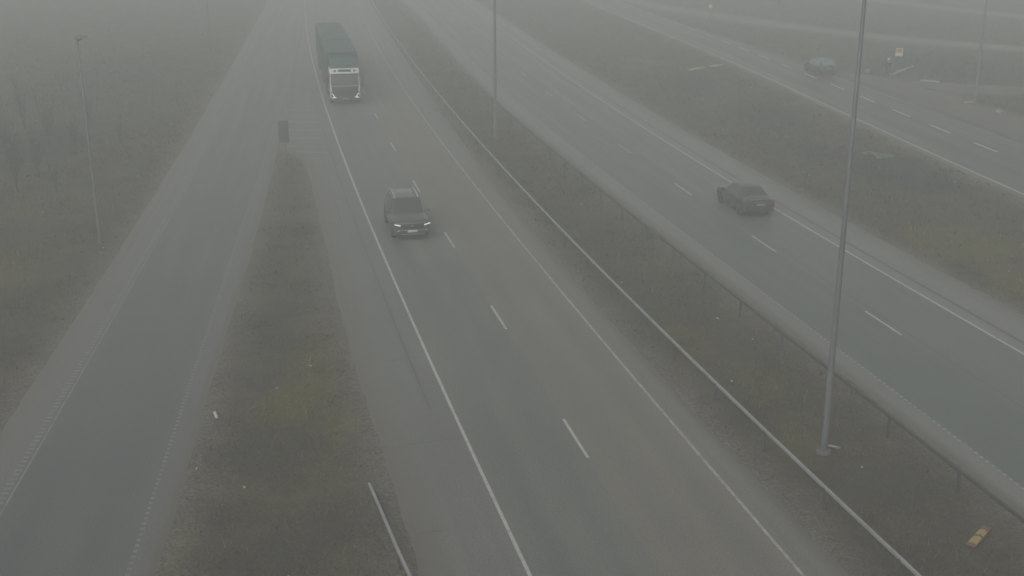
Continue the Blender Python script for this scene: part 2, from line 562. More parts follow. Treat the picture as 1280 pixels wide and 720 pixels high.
# ------------------------------------------------------------------ ground sheet
ROADS = [(ML, MR), (WO, WRE), (LE, RE), (Off(FL, -0.35), FE)]


def road_dist(x, y):
    """signed metres to the nearest paved edge (negative on it)"""
    sh = x.shape
    x, y = x.ravel(), y.ravel()
    d = np.full(x.shape, 1e3)
    for a, b in ROADS:
        xa, xb = a(y), b(y)
        sl = (b(y + 1) - b(y - 1)) / 2
        c = 1 / np.sqrt(1 + sl * sl)
        d = np.minimum(d, np.maximum(xa - x, x - xb) * c)
    for A, B in PATHS:
        C = (A + B) / 2
        hw = np.linalg.norm(A - B, axis=1) / 2
        near = np.where((x > C[:, 0].min() - 12) & (x < C[:, 0].max() + 12) & (y > C[:, 1].min() - 12) & (y < C[:, 1].max() + 12))[0]
        if len(near) == 0:
            continue
        px, py = x[near], y[near]
        best = np.full(len(near), 1e3)
        for i in range(len(C) - 1):
            p, q = C[i], C[i + 1]
            e = q - p
            t = np.clip(((px - p[0]) * e[0] + (py - p[1]) * e[1]) / max(1e-9, e @ e), 0, 1)
            best = np.minimum(best, np.hypot(px - p[0] - t * e[0], py - p[1] - t * e[1]) - hw[i] * 0.97)
        d[near] = np.minimum(d[near], best)
    return d.reshape(sh)


def lump(x, y, s, seed):
    r = np.random.default_rng(seed)
    out = np.zeros_like(x)
    for k in range(7):
        a, f = r.uniform(0, 2 * math.pi), s * r.uniform(0.6, 1.8)
        out += np.sin((x * math.cos(a) + y * math.sin(a)) * f + r.uniform(0, 6.28))
    return out / 7


def gz(x, y, d=None):
    x = np.asarray(x, dtype=float); y = np.asarray(y, dtype=float)
    if d is None:
        d = road_dist(x, y)
    s = np.clip(d / 3.0, 0, 1); s = s * s * (3 - 2 * s)
    z = -0.03 - 0.19 * s + s * (0.10 * lump(x, y, 0.5, 3) + 0.05 * lump(x, y, 2.0, 4))
    z = np.where(d <= -0.6, -0.16, np.where(d <= 0, -0.05, z))
    return z


def g1(x, y):
    return float(gz(np.array([x]), np.array([y]))[0])


gx = np.concatenate([[-1500, -900, -500, -300, -200, -140, -110, -90], np.arange(-78, 118, 0.8), [122, 130, 145, 170, 210, 300, 500, 900, 1500]])
gy = np.concatenate([[-1200, -600, -300, -120, -60, -30, 0, 10, 16], np.arange(20, 150, 0.8), np.arange(150, 240, 2.0), [250, 270, 300, 360, 500, 800, 1500]])
GX, GY = np.meshgrid(gx, gy)
D = road_dist(GX, GY)
GZ = gz(GX, GY, D)
nr, nc = GX.shape
i = np.arange(nr - 1)[:, None] * nc + np.arange(nc - 1)[None]
F = np.stack([i, i + 1, i + nc + 1, i + nc], -1).reshape(-1, 4)


def blob(x, y, spots):
    out = np.zeros_like(x)
    for (u, v, ru, rv, a) in spots:
        c = P(u, v)
        dx = np.linalg.norm(P(u + ru, v) - c); 
        dy = 0.5 * np.linalg.norm(P(u, v - rv) - P(u, v + rv))
        out = np.maximum(out, a * np.clip(1.35 - np.hypot((x - c[0]) / dx, (y - c[1]) / dy), 0, 1) / 1.0)
    return np.clip(out, 0, 1)


SOIL = [(1020, 188, 34, 16, 0.9), (1120, 208, 62, 22, 1.1), (960, 140, 55, 22, 0.8), (868, 103, 42, 12, 0.8), (1170, 230, 40, 10, 0.9),
        (1190, 80, 90, 18, 0.9), (1110, 30, 200, 12, 0.6), (1255, 137, 40, 12, 1.0), (370, 215, 22, 20, 0.5), (60, 175, 80, 40, 0.6), (150, 90, 120, 40, 0.5),
        (640, 190, 40, 40, 0.3), (470, 640, 20, 80, 0.7), (870, 480, 40, 30, 0.3)]
MOSS = [(1200, 300, 75, 28, 1.0), (1265, 345, 50, 35, 0.8), (800, 75, 55, 12, 0.6), (1010, 245, 30, 20, 0.4), (380, 480, 50, 70, 0.8),
        (430, 530, 40, 30, 0.7), (960, 470, 50, 40, 0.6), (1000, 560, 40, 30, 0.6), (50, 250, 60, 30, 0.5), (20, 330, 60, 40, 0.6),
        (220, 690, 22, 60, 0.9), (410, 590, 40, 25, 0.5), (860, 420, 50, 40, 0.4), (940, 65, 60, 12, 0.5)]


def paint_attr(me, x, y, d, jit=0.0):
    at = me.attributes.new('verge', 'FLOAT', 'POINT')
    at.data.foreach_set('value', np.exp(-np.clip(d, 0, 50) / 1.5).ravel().astype(np.float32))
    at = me.attributes.new('soil', 'FLOAT', 'POINT')
    at.data.foreach_set('value', blob(x, y, SOIL).ravel().astype(np.float32))
    at = me.attributes.new('moss', 'FLOAT', 'POINT')
    at.data.foreach_set('value', blob(x, y, MOSS).ravel().astype(np.float32))


def ground_mat(name, blades=False):
    m, nt, bs = new_mat(name)
    geo = N(nt, 'ShaderNodeNewGeometry')
    pos = geo.outputs['Position']
    def attr(n):
        a = N(nt, 'ShaderNodeAttribute'); a.attribute_name = n
        return a.outputs['Fac']
    n1 = noise(nt, pos, 0.35, 6, 0.6)
    n2 = noise(nt, pos, 2.4, 6, 0.7)
    n3 = noise(nt, pos, 11.0, 4, 0.7)
    c = ramp(nt, n1, [(0.30, (0.056, 0.050, 0.037)), (0.50, (0.077, 0.066, 0.045)), (0.68, (0.104, 0.090, 0.052))])
    c = mixc(nt, maprange(nt, n2, 0.42, 0.68), c, (0.064, 0.057, 0.043))
    wob = math_n(nt, 'ADD', math_n(nt, 'MULTIPLY', math_n(nt, 'SUBTRACT', n1, 0.5), 1.2), math_n(nt, 'MULTIPLY', math_n(nt, 'SUBTRACT', n2, 0.5), 1.3))
    fm = maprange(nt, math_n(nt, 'ADD', attr('moss'), wob), 0.22, 0.75)
    c = mixc(nt, math_n(nt, 'MULTIPLY', fm, 0.9), c, (0.106, 0.099, 0.029))
    fs = maprange(nt, math_n(nt, 'ADD', attr('soil'), wob), 0.30, 0.62)
    c = mixc(nt, math_n(nt, 'MULTIPLY', fs, 0.88), c, (0.034, 0.033, 0.031))
    if not blades:
        fv = maprange(nt, math_n(nt, 'ADD', attr('verge'), math_n(nt, 'MULTIPLY', wob, 0.55)), 0.30, 1.0)
        g = mixc(nt, maprange(nt, n3, 0.35, 0.65), (0.122, 0.111, 0.094), (0.196, 0.178, 0.150))
        c = mixc(nt, fv, c, g)
        c = mixc(nt, 1.0, c, ramp(nt, n3, [(0.3, 0.68), (0.7, 1.32)]), 'MULTIPLY')
        bump(nt, bs, math_n(nt, 'ADD', n2, math_n(nt, 'MULTIPLY', n3, 0.5)), 0.8, 0.12)
    else:
        c = mixc(nt, 1.0, c, ramp(nt, attr('tint'), [(0.0, (0.50, 0.50, 0.48)), (0.6, (1.10, 1.07, 0.97)), (0.90, (1.8, 1.7, 1.35)), (1.0, (2.9, 2.7, 2.1))]), 'MULTIPLY')
    nt.links.new(c, bs.inputs['Base Color'])
    bs.inputs['Roughness'].default_value = 0.9
    bs.inputs['Specular IOR Level'].default_value = 0.15
    return m


ground = mesh_np('ground', np.stack([GX, GY, GZ], -1).reshape(-1, 3), F, ground_mat('grass_ground'), 'structure', smooth=True)
paint_attr(ground.data, GX.ravel(), GY.ravel(), D.ravel())

# ------------------------------------------------------------------ grass (stuff)
def scatter(n, y0, y1):
    y = rng.uniform(y0, y1, n)
    half = 0.47 * y + 6
    x = rng.uniform(-1, 1, n) * half
    d = road_dist(x, y)
    keep = (d > 0.30 + rng.exponential(0.9, n)) & (lump(x, y, 1.1, 8) + 0.6 * lump(x, y, 3.1, 9) > rng.normal(-0.12, 0.22, n))
    return x[keep], y[keep], d[keep]


bx, by, bd = [], [], []
for n, y0, y1 in ((46000, 24, 42), (46000, 42, 62), (44000, 62, 90), (32000, 90, 135), (16000, 135, 190)):
    a, b, c = scatter(n, y0, y1)
    bx.append(a); by.append(b); bd.append(c)
tx, ty, td = map(np.concatenate, (bx, by, bd))
K = 5
bx = np.repeat(tx, K) + rng.normal(0, 0.09, len(tx) * K)
by = np.repeat(ty, K) + rng.normal(0, 0.09, len(tx) * K)
bd = np.repeat(td, K)
bz = gz(bx, by)
nb = len(bx)
az = rng.uniform(0, 2 * math.pi, nb)
ln = rng.uniform(0.07, 0.22, nb) * np.clip(by / 60, 0.8, 1.5)
el = rng.uniform(0.1, 1.1, nb)
wd = rng.uniform(0.006, 0.016, nb) * np.clip(by / 40, 0.8, 3.0)
tip = np.stack([bx + ln * np.cos(az) * np.cos(el), by + ln * np.sin(az) * np.cos(el), bz + ln * np.sin(el)], -1)
pa = np.stack([bx - wd * np.sin(az), by + wd * np.cos(az), bz - 0.02], -1)
pb = np.stack([bx + wd * np.sin(az), by - wd * np.cos(az), bz - 0.02], -1)
tall = (np.repeat(rng.uniform(0, 1, len(tx)) < 0.06, K))
tip[tall] += (tip[tall] - (pa[tall] + pb[tall]) / 2) * rng.uniform(0.6, 1.6, (int(tall.sum()), 1))
V = np.stack([pa, pb, tip], 1).reshape(-1, 3)
grass = mesh_np('grass', V, np.arange(nb * 3).reshape(-1, 3), ground_mat('grass_blades', True), 'stuff')
paint_attr(grass.data, V[:, 0], V[:, 1], np.repeat(bd, 3))
at = grass.data.attributes.new('tint', 'FLOAT', 'POINT')
at.data.foreach_set('value', np.repeat(np.clip(rng.uniform(0, 1, nb) + 0.25 * tall, 0, 1), 3).astype(np.float32))
tag(grass, 'short flattened olive brown winter grass between the roads', 'grass')

# ------------------------------------------------------------------ painted markings
def stripe(name, c, w, y0, y1, mat, z=0.008, off=0.0, step=0.8):
    ys = np.arange(y0, y1, step)
    cc = Off(c, off)
    return mesh_strip(name, [(cc, ys)], w, mat, z)


def mesh_strip(name, segs, w, mat, z):
    V, F, o = [], [], 0
    for cc, ys in segs:
        x = cc(ys); s = cc(ys + 0.5) - cc(ys - 0.5)
        h = w / 2 * np.sqrt(1 + s * s)
        n = len(ys)
        V.append(np.stack([np.stack([x - h, ys, np.full(n, z)], -1), np.stack([x + h, ys, np.full(n, z)], -1)], 1).reshape(-1, 3))
        k = np.arange(n - 1)[:, None] * 2 + o
        F.append(np.concatenate([k, k + 1, k + 3, k + 2], 1)); o += 2 * n
    return mesh_np(name, np.concatenate(V), np.concatenate(F), mat, 'structure')


stripe('edge_line', L1, 0.105, -20, 400, M['line'])
stripe('edge_line', L2, 0.10, -20, 400, M['line_worn'])
stripe('edge_line', RR, 0.115, -20, 400, M['line'], 0.004)
stripe('edge_line', FL, 0.14, 20, 400, M['line'], 0.004)


def dashes(name, c, ends, mat, z, pattern=12.0, length=3.0, w=0.13, y0=0, y1=330):
    """ends: y of one dash's near end, spacing measured along the lane"""
    ys = np.arange(y0 - 60, y1, 0.25)
    x = c(ys)
    s = np.concatenate([[0], np.cumsum(np.hypot(np.diff(x), np.diff(ys)))])
    s0 = np.interp(ends, ys, s)
    segs = []
    for k in range(-24, 60):
        a = s0 + k * pattern
        if a < 0 or a + length > s[-1]:
            continue
        ya, yb = np.interp([a, a + length], s, ys)
        if ya < y0: continue
        segs.append((c, np.linspace(ya, yb, 5)))
    return mesh_strip(name, segs, w, mat, z)


dashes('lane_dashes', LC, P(567, 310)[1], M['line'], 0.008, w=0.10)
dashes('lane_dashes', RC, P(970, 315)[1], M['line'], 0.004, w=0.10)
dashes('lane_dashes', FC, P(1188, 166.5)[1], M['line_fresh'], 0.004, pattern=6.75, length=3.3, w=0.15)


def blocks(name, c, mat, z, w, y0, y1, pitch=0.30, length=0.13):
    ys = np.arange(y0, y1, pitch)
    return mesh_strip(name, [(c, np.array([y, y + length])) for y in ys], w, mat, z)


blocks('rumble_line', WL, M['line_faint'], 0.004, 0.22, 20, 200)
blocks('rumble_line', WR, M['line_faint'], 0.004, 0.12, 20, 200)
blocks('rumble_line', RL, M['line_worn'], 0.004, 0.075, 20, 200)
stripe('edge_line', Off(WL, 0.22), 0.06, 20, 300, M['line_faint'], 0.004)
# worn hatching in the gore
segs = []
for v in (132, 138, 146, 153, 163, 173, 184, 191, 199):
    y = P(380, v)[1]
    segs.append(y)
V, F = [], []
for y in segs:
    xa, xb = WRE.at(y) + 0.1, L1.at(y) - 0.9
    if ML.at(y) > WRE.at(y) + 0.4:
        xa = ML.at(y) + 0.3
    k = len(V)
    dy = 0.10 * (xb - xa)
    V += [(xa, y, 0.008), (xb, y - dy, 0.008), (xb, y - dy + 0.55, 0.008), (xa, y + 0.55, 0.008)]
    F.append((k, k + 1, k + 2, k + 3))
mesh_np('gore_hatching', V, F, M['hatch'], 'structure')
# sealed joints and tar lines
stripe('tar_joint', L1, 0.06, 38, 120, M['tar'], 0.008, off=-0.75)
stripe('tar_joint', L1, 0.05, 62, 84, M['tar'], 0.008, off=-1.45)
stripe('tar_joint', RR, 0.15, 20, 160, M['tar'], 0.004, off=0.75)
stripe('tar_joint', RC, 0.05, 20, 160, M['tar'], 0.004, off=0.35)
stripe('tar_joint', FE, 0.7, 20, 140, M['wet_kerb'], 0.004, off=-0.25)
V, F = [], []
for (u0, v0, u1, v1) in ((447, 456, 528, 446), (420, 366, 470, 362), (475, 560, 570, 548), (520, 668, 560, 662)):
    a, b = P(u0, v0), P(u1, v1)
    n = 14
    pts = [a + (b - a) * t / n for t in range(n + 1)]
    k = len(V)
    for q in pts:
        j = random.uniform(-0.05, 0.05)
        V += [(q[0], q[1] + j - 0.018, 0.0085), (q[0], q[1] + j + 0.018, 0.0085)]
    F += [(k + 2 * t, k + 2 * t + 2, k + 2 * t + 3, k + 2 * t + 1) for t in range(n)]
mesh_np('road_crack', V, F, M['tar'], 'structure')

# ------------------------------------------------------------------ guardrails
def sweep(pts, prof):
    """sweep profile (side, up) along pts"""
    bm = bmesh.new()
    rings = []
    for i, p in enumerate(pts):
        d = Vector(pts[min(i + 1, len(pts) - 1)]) - Vector(pts[max(i - 1, 0)])
        d.z = 0; d.normalize()
        s = Vector((d.y, -d.x, 0))
        rings.append([bm.verts.new(Vector(p) + s * a + Vector((0, 0, b))) for a, b in prof])
    n = len(prof)
    for r0, r1 in zip(rings, rings[1:]):
        for k in range(n):
            bm.faces.new((r0[k], r0[(k + 1) % n], r1[(k + 1) % n], r1[k]))
    bm.faces.new(rings[0][::-1]); bm.faces.new(rings[-1])
    bmesh.ops.recalc_face_normals(bm, faces=bm.faces)
    return bm


def rrect(w, h, r, n=3):
    out = []
    for cx, cy, a0 in ((w / 2 - r, h / 2 - r, 0), (-w / 2 + r, h / 2 - r, 90), (-w / 2 + r, -h / 2 + r, 180), (w / 2 - r, -h / 2 + r, 270)):
        for k in range(n + 1):
            a = R(a0 + 90 * k / n)
            out.append((cx + r * math.cos(a), cy + r * math.sin(a)))
    return out


WBEAM = [(0.04, 0.155), (0.04, 0.12), (-0.03, 0.09), (-0.03, 0.05), (0.03, 0.015), (0.03, -0.015), (-0.03, -0.05), (-0.03, -0.09), (0.04, -0.12), (0.04, -0.155),
         (0.034, -0.155), (0.034, -0.118), (-0.036, -0.092), (-0.036, -0.048), (0.024, -0.012), (0.024, 0.012), (-0.036, 0.048), (-0.036, 0.092), (0.034, 0.118), (0.034, 0.155)]


def guardrail(label, c, ztop, y0, y1, prof, mrail, mpost, first_post_y, pitch=4.0, postw=0.09, side=0.0, hprof=0.07):
    ys = np.arange(y0, y1, 1.5)
    x = c(ys)
    t = empty('guardrail', (x[0], ys[0], 0))
    tag(t, label, 'guardrail', 'guardrails along the median')
    o = Vector(t.location)
    pts = [(a - o.x, b - o.y, ztop - hprof) for a, b in zip(x, ys)]
    obj('rail', sweep(pts, prof), mrail, t)
    yy = np.arange(-60, 330, 0.25)
    s = np.concatenate([[0], np.cumsum(np.hypot(np.diff(c(yy)), 0.25))])
    s0 = np.interp(first_post_y, yy, s)
    proto = None
    for k in range(-12, 60):
        y = float(np.interp(s0 + k * pitch, s, yy))
        if y < y0 + 0.3 or y > y1 - 3: continue
        px = c.at(y)
        if proto is None:
            b = bmesh.new()   # C-section post
            add_box(b, (0.012, postw, 1.1), (-0.03, 0, ztop - 0.10 - 0.55))
            add_box(b, (0.05, 0.010, 1.1), (0.0, postw / 2, ztop - 0.10 - 0.55))
            add_box(b, (0.05, 0.010, 1.1), (0.0, -postw / 2, ztop - 0.10 - 0.55))
            add_box(b, (0.10, postw, 0.03), (0.0, 0, ztop - 0.125))
            proto = obj('post', b, mpost, t, smooth=False)
            p = proto
        else:
            p = proto.copy(); COL.objects.link(p); p.parent = t
        p.location = (px + side - o.x, y - o.y, 0)
        p.rotation_euler = (0, 0, -math.atan(c.slope(y)))
    return t


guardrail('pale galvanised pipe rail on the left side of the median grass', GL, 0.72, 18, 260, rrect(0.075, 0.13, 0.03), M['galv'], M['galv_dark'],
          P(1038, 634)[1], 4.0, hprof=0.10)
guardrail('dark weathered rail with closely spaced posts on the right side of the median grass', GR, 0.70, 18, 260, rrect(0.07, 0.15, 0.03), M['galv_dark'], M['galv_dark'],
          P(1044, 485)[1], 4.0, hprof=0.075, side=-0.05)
# buried end of the rail beside the near gore
t = empty('guardrail', tuple(P(512, 722, 0.5))); o = Vector(t.location)
pp = [P(452, 586, -0.34), P(456.7, 596, -0.22), P(465.5, 613.5, -0.06), P(475.5, 636.7, 0.10), P(485.5, 660, 0.26), P(496.7, 686.7, 0.40), P(512, 719, 0.52), P(531, 762, 0.62), P(553, 815, 0.66), P(590, 905, 0.66)]
pw = np.array(pp); ss = np.linspace(0, len(pw) - 1, 50)
pw = np.stack([np.interp(ss, np.arange(len(pw)), pw[:, k]) for k in range(3)], -1)
for _ in range(4): pw[1:-1] = (pw[:-2] + 2 * pw[1:-1] + pw[2:]) / 4
obj('rail', sweep([tuple(Vector(q) - o) for q in pw], rrect(0.085, 0.12, 0.03)), M['galv'], t)
for k in (28, 36, 43):
    q = Vector(pw[k]) - o
    obj('post', box((0.05, 0.09, 0.9), (q.x, q.y, q.z - 0.48)), M['galv_dark'], t, smooth=False)
tag(t, 'sloping guardrail end sinking into the grass at the bottom edge', 'guardrail')

# ------------------------------------------------------------------ street lamps
def lamp_head(bm_loc, dirx):
    b = bmesh.new()
    add_box(b, (0.62, 0.26, 0.09), (bm_loc[0] + dirx * 0.25, 0, bm_loc[2]), 0.03, taper=(0.8, 0.7))
    return b


def street_lamp(u, v, h, label, arms, r0=0.10, foot=0.28, group='street lamps along the motorway', thick=1.0):
    p = P(u, v)
    z = g1(p[0], p[1])
    t = empty('street_lamp', (p[0], p[1], z))
    tag(t, label, 'street lamp', group)
    obj('pole', tube([(0, 0, -0.3), (0, 0, 0.6), (0, 0, h * 0.5), (0, 0, h)], [r0 * thick, r0 * thick, r0 * 0.74 * thick, r0 * 0.48 * thick], 16), M['pole'], t)
    obj('collar', add_lathe(bmesh.new(), [(r0 * 1.35, 0.0), (r0 * 1.4, 0.10), (r0 * 1.1, 0.16)], seg=16), M['galv_dark'], t)
    obj('foundation', add_lathe(bmesh.new(), [(foot * 1.05, -0.35), (foot, -0.02), (foot * 0.96, 0.10), (foot * 0.86, 0.13)], seg=20), M['concrete'], t)
    obj('access_door', box((0.02, r0 * 0.9, 0.42), (-r0 * 0.93, 0, 1.1), 0.006), M['galv_dark'], t)
    for d in arms:
        obj('arm', tube([(0, 0, h - 0.12), (d * 0.25, 0, h + 0.02), (d * (0.3 if len(arms) < 2 else 1.4), 0, h + 0.08)], 0.035, 8), M['pole'], t)
        x = d * (-0.05 if len(arms) < 2 else 1.5)
        hd = obj('lamp_head', lamp_head((x, 0, h + 0.10), d), M['pole'], t)
        obj('lens', box((0.40, 0.2, 0.03), (x + d * 0.25, 0, h + 0.045), 0.01), M['lamp_clear'], hd)
    return t


street_lamp(1030, 559, 16.0, 'tall thick grey lamp post standing in the near part of the median grass', (-1, 1), 0.108, 0.25)
street_lamp(619, 168, 16.0, 'tall grey lamp post in the median grass far up the motorway', (-1, 1), 0.125, 0.3)
street_lamp(125, 302, 10.35, 'slim lamp post with flat lamp head in the grass left of the exit ramp', (1,), 0.07, 0.16)
street_lamp(266, 96, 10.0, 'faint slim lamp post beside the far part of the exit ramp', (1,), 0.07, 0.16)
street_lamp(1218, 128, 12.0, 'slim pale lamp post on the grass right of the bus bay', (-1,), 0.105, 0.25, thick=1.0)
street_lamp(971.5, 26, 11.0, 'faint lamp post on the far grass beyond the cycle path', (-1,), 0.13, 0.25)

# ------------------------------------------------------------------ signs
def heading(c, y):
    """yaw so that local +X points up the road (away from the camera)"""
    return math.atan2(1.0, c.slope(y))


p = P(358.5, 207)
t = empty('traffic_sign', (p[0], p[1], g1(p[0], p[1])), R(6))
tag(t, 'dark rectangular sign seen from behind on a post at the tip of the gore', 'sign')
obj('panel', box((0.66, 0.04, 1.42), (-0.08, 0.0, 2.32), 0.015), M['sign_back'], t)
obj('bracket', box((0.6, 0.035, 0.05), (-0.08, 0.04, 2.62)), M['galv_dark'], t)
obj('bracket', box((0.6, 0.035, 0.05), (-0.08, 0.04, 2.02)), M['galv_dark'], t)
obj('post', tube([(0, 0.095, -0.3), (0, 0.095, 2.95)], 0.038, 12), M['pole'], t)

p = P(1114, 93.5)
t = empty('bus_stop_sign', (p[0], p[1], g1(p[0], p[1])), R(-8))
tag(t, 'yellow and white bus stop sign on a slim grey post', 'sign')
obj('post', tube([(0, 0, -0.3), (0.10, 0, 1.4), (0.2, 0, 2.75)], 0.045, 12), M['pole'], t)
obj('upper_panel', box((0.68, 0.05, 0.40), (0.55, 0, 2.52), 0.012), M['sign_yellow'], t)
b = bmesh.new()
add_box(b, (0.34, 0.012, 0.16), (0.55, -0.031, 2.54), 0.02)
add_lathe(b, [(0.035, -0.04), (0.035, -0.026)], 'Y', 12, (0.45, 0, 2.46)); add_lathe(b, [(0.035, -0.04), (0.035, -0.026)], 'Y', 12, (0.65, 0, 2.46))
obj('bus_symbol', b, M['rust_red'], t)
for dx in (0.28, 0.82):
    obj('corner_plate', box((0.12, 0.012, 0.22), (dx, -0.032, 2.60)), M['offwhite'], t)
obj('lower_panel', box((0.68, 0.05, 0.34), (0.55, 0, 2.12), 0.012), M['offwhite'], t)
obj('timetable', box((0.22, 0.06, 0.32), (0.12, 0, 1.45), 0.01), M['galv_dark'], t)

p = P(887, 34)
t = empty('round_sign', (p[0], p[1], g1(p[0], p[1])), R(-10))
tag(t, 'small round red rimmed sign on a post beside the far ramp', 'sign')
obj('post', tube([(0, 0, -0.3), (0, 0, 3.2)], 0.045, 12), M['pole'], t)
obj('rim', add_lathe(bmesh.new(), [(0.36, -0.06), (0.36, -0.04)], 'Y', 28, (0, 0, 2.85)), M['sign_red'], t)
obj('face', add_lathe(bmesh.new(), [(0.26, -0.064), (0.26, -0.0605)], 'Y', 28, (0, 0, 2.85)), M['offwhite'], t)

# ------------------------------------------------------------------ cars
def smooth_interp(xs, xp, fp, k=0.06):
    out = np.zeros_like(xs)
    for d in (-1, -0.5, 0, 0.5, 1):
        out += np.interp(xs + d * k, xp, fp)
    return out / 5


def wheel(parent, x, y, r, w):
    s = 1 if y > 0 else -1
    b = add_lathe(bmesh.new(), [(r * 0.60, -w / 2), (r * 0.9, -w / 2), (r, -w * 0.38), (r, w * 0.38), (r * 0.9, w / 2), (r * 0.60, w / 2)], 'Y', 28)
    wo = obj('wheel', b, M['rubber'], parent)
    wo.location = (x, y, r)
    b = add_lathe(bmesh.new(), [(r * 0.60, -w * 0.3), (r * 0.60, w * 0.51), (r * 0.55, w * 0.52), (r * 0.52, w * 0.36), (r * 0.15, w * 0.40), (r * 0.12, w * 0.47)], 'Y', 28)
    for k in range(5):
        a = 2 * math.pi * k / 5
        add_box(b, (r * 0.44, w * 0.1, r * 0.13), (math.cos(a) * r * 0.33, w * 0.44, math.sin(a) * r * 0.33), 0.005, rot=(0, -a, 0))
    if s < 0:
        bmesh.ops.scale(b, vec=(1, -1, 1), verts=b.verts)
        bmesh.ops.reverse_faces(b, faces=b.faces)
    obj('rim', b, M['rim'], wo)
    return wo


def car_shell(spec):
    """+X is the front. Returns bmeshes for body and each pane, cut from one lofted shell."""
    L, W = spec['L'], spec['W']
    xs = np.unique(np.concatenate([np.linspace(-L / 2, L / 2, 75), [-L / 2 + 0.03, -L / 2 + 0.08, L / 2 - 0.03, L / 2 - 0.08]]))
    top = smooth_interp(xs, *zip(*spec['top']), k=0.07)
    belt = smooth_interp(xs, *zip(*spec['belt']), k=0.12)
    half = smooth_interp(xs, *zip(*spec['half']), k=0.10) * W / 2
    roofw = smooth_interp(xs, *zip(*spec['roofw']), k=0.10) * W / 2
    bot = smooth_interp(xs, *zip(*spec['bot']), k=0.06)
    secs = []
    for i, x in enumerate(xs):
        zb = bot[i]
        za = zb
        for wx in spec['axles']:
            rr = spec['wr'] + 0.055
            dx = abs(x - wx)
            if dx < rr:
                za = max(za, spec['wr'] + math.sqrt(rr * rr - dx * dx))
        b, h, w, tz = belt[i], half[i], roofw[i], top[i]
        za = min(za, b - 0.08)
        zt = max(tz, b + 0.015)
        edge = max(b + 0.008, zt - 0.07)
        flare = 1.0 + (0.012 if za > zb + 0.05 else 0)
        mid = za + 0.5 * (b - za)
        secs.append([(0, zb), (h * 0.80, zb), (h * 0.95 * flare, za + 0.02), (h * flare, mid), (h * 0.99, b - 0.10 * min(1, (b - za))), (h * 0.955, b),
                     (w, edge), (w * 0.93, zt - 0.022), (w * 0.6, zt), (0, zt + 0.012)])
    n = len(secs[0])
    return xs, secs, n


def build_car(t, spec, paint, glass=None):
    xs, secs, n = car_shell(spec)
    parts = {}
    def put(key, quad):
        bm, vm = parts.setdefault(key, (bmesh.new(), {}))
        vs = []
        for q in quad:
            k = tuple(round(c, 5) for c in q)
            if k not in vm: vm[k] = bm.verts.new(q)
            if vm[k] not in vs: vs.append(vm[k])
        if len(vs) >= 3:
            try: bm.faces.new(vs)
            except ValueError: pass
    c0, c1, r0, r1 = spec['cowl'], spec['roof_front'], spec['roof_rear'], spec['deck']
    for s in (1, -1):
        for i in range(len(xs) - 1):
            xm = (xs[i] + xs[i + 1]) / 2
            for j in range(n - 1):
                q = [(xs[i], s * secs[i][j][0], secs[i][j][1]), (xs[i + 1], s * secs[i + 1][j][0], secs[i + 1][j][1]),
                     (xs[i + 1], s * secs[i + 1][j + 1][0], secs[i + 1][j + 1][1]), (xs[i], s * secs[i][j + 1][0], secs[i][j + 1][1])]
                if s < 0: q.reverse()
                key = 'body'
                if j >= 7 and c1 - 0.02 < xm < c0 - 0.06: key = 'windscreen'
                elif j >= 7 and r1 + 0.05 < xm < r0 - 0.02: key = 'rear_window'
                elif j == 5:
                    for a, b in spec['panes']:
                        if a < xm < b and secs[i][6][1] - secs[i][5][1] > 0.10:
                            key = ('side_window', s, a)
                put(key, q)
        for i, sgn in ((0, -1), (len(xs) - 1, 1)):
            pl = [(xs[i], s * a, b) for a, b in secs[i]]
            if (s > 0) == (sgn > 0): pl.reverse()
            put('body', pl)
    for key, (bm, vm) in parts.items():
        bmesh.ops.recalc_face_normals(bm, faces=bm.faces)
        if key == 'body':
            obj('body', bm, paint, t, angle=38)
        else:
            # pane sits a few millimetres into its opening
            nm = key if isinstance(key, str) else key[0]
            obj(nm, bm, glass or M['glass'], t, angle=60)
    for wx in spec['axles']:
        for s in (1, -1):
            wheel(t, wx, s * (spec['W'] / 2 - 0.115), spec['wr'], 0.235)
    obj('underbody', box((spec['L'] * 0.86, spec['W'] * 0.72, 0.16), (0, 0, spec['ride'] + 0.10), 0.03), M['black'], t)
    for s in (1, -1):   # door mirrors
        mx = spec['mirror']
        obj('mirror', add_box(box((0.12, 0.20, 0.14), (mx[0], s * (spec['W'] / 2 + 0.10), mx[1]), 0.04), (0.06, 0.16, 0.04), (mx[0] + 0.01, s * (spec['W'] / 2 - 0.01), mx[1] - 0.05)), paint, t)


SUV = dict(L=4.85, W=1.94, wr=0.385, ride=0.24, axles=(1.46, -1.39),
           top=[(-2.43, 1.02), (-2.38, 1.10), (-2.10, 1.62), (-1.7, 1.76), (-0.6, 1.80), (0.25, 1.765), (0.5, 1.68), (1.25, 1.16), (1.9, 1.09), (2.25, 1.02), (2.38, 0.92), (2.43, 0.80)],
           belt=[(-2.43, 0.98), (-2.2, 1.09), (-1, 1.10), (1.1, 1.07), (1.9, 1.03), (2.25, 0.96), (2.43, 0.76)],
           half=[(-2.43, 0.88), (-2.3, 0.96), (-1.4, 1.0), (1.5, 1.0), (2.1, 0.965), (2.33, 0.88), (2.43, 0.80)],
           roofw=[(-2.43, 0.80), (-2.1, 0.74), (0.3, 0.74), (1.25, 0.86), (2.0, 0.86), (2.43, 0.76)],
           bot=[(-2.43, 0.45), (-2.2, 0.32), (2.1, 0.28), (2.43, 0.36)],
           cowl=1.25, roof_front=0.42, roof_rear=-1.95, deck=-2.40, mirror=(0.78, 1.16),
           panes=[(-2.0, -1.25), (-1.15, -0.28), (-0.18, 0.85)])


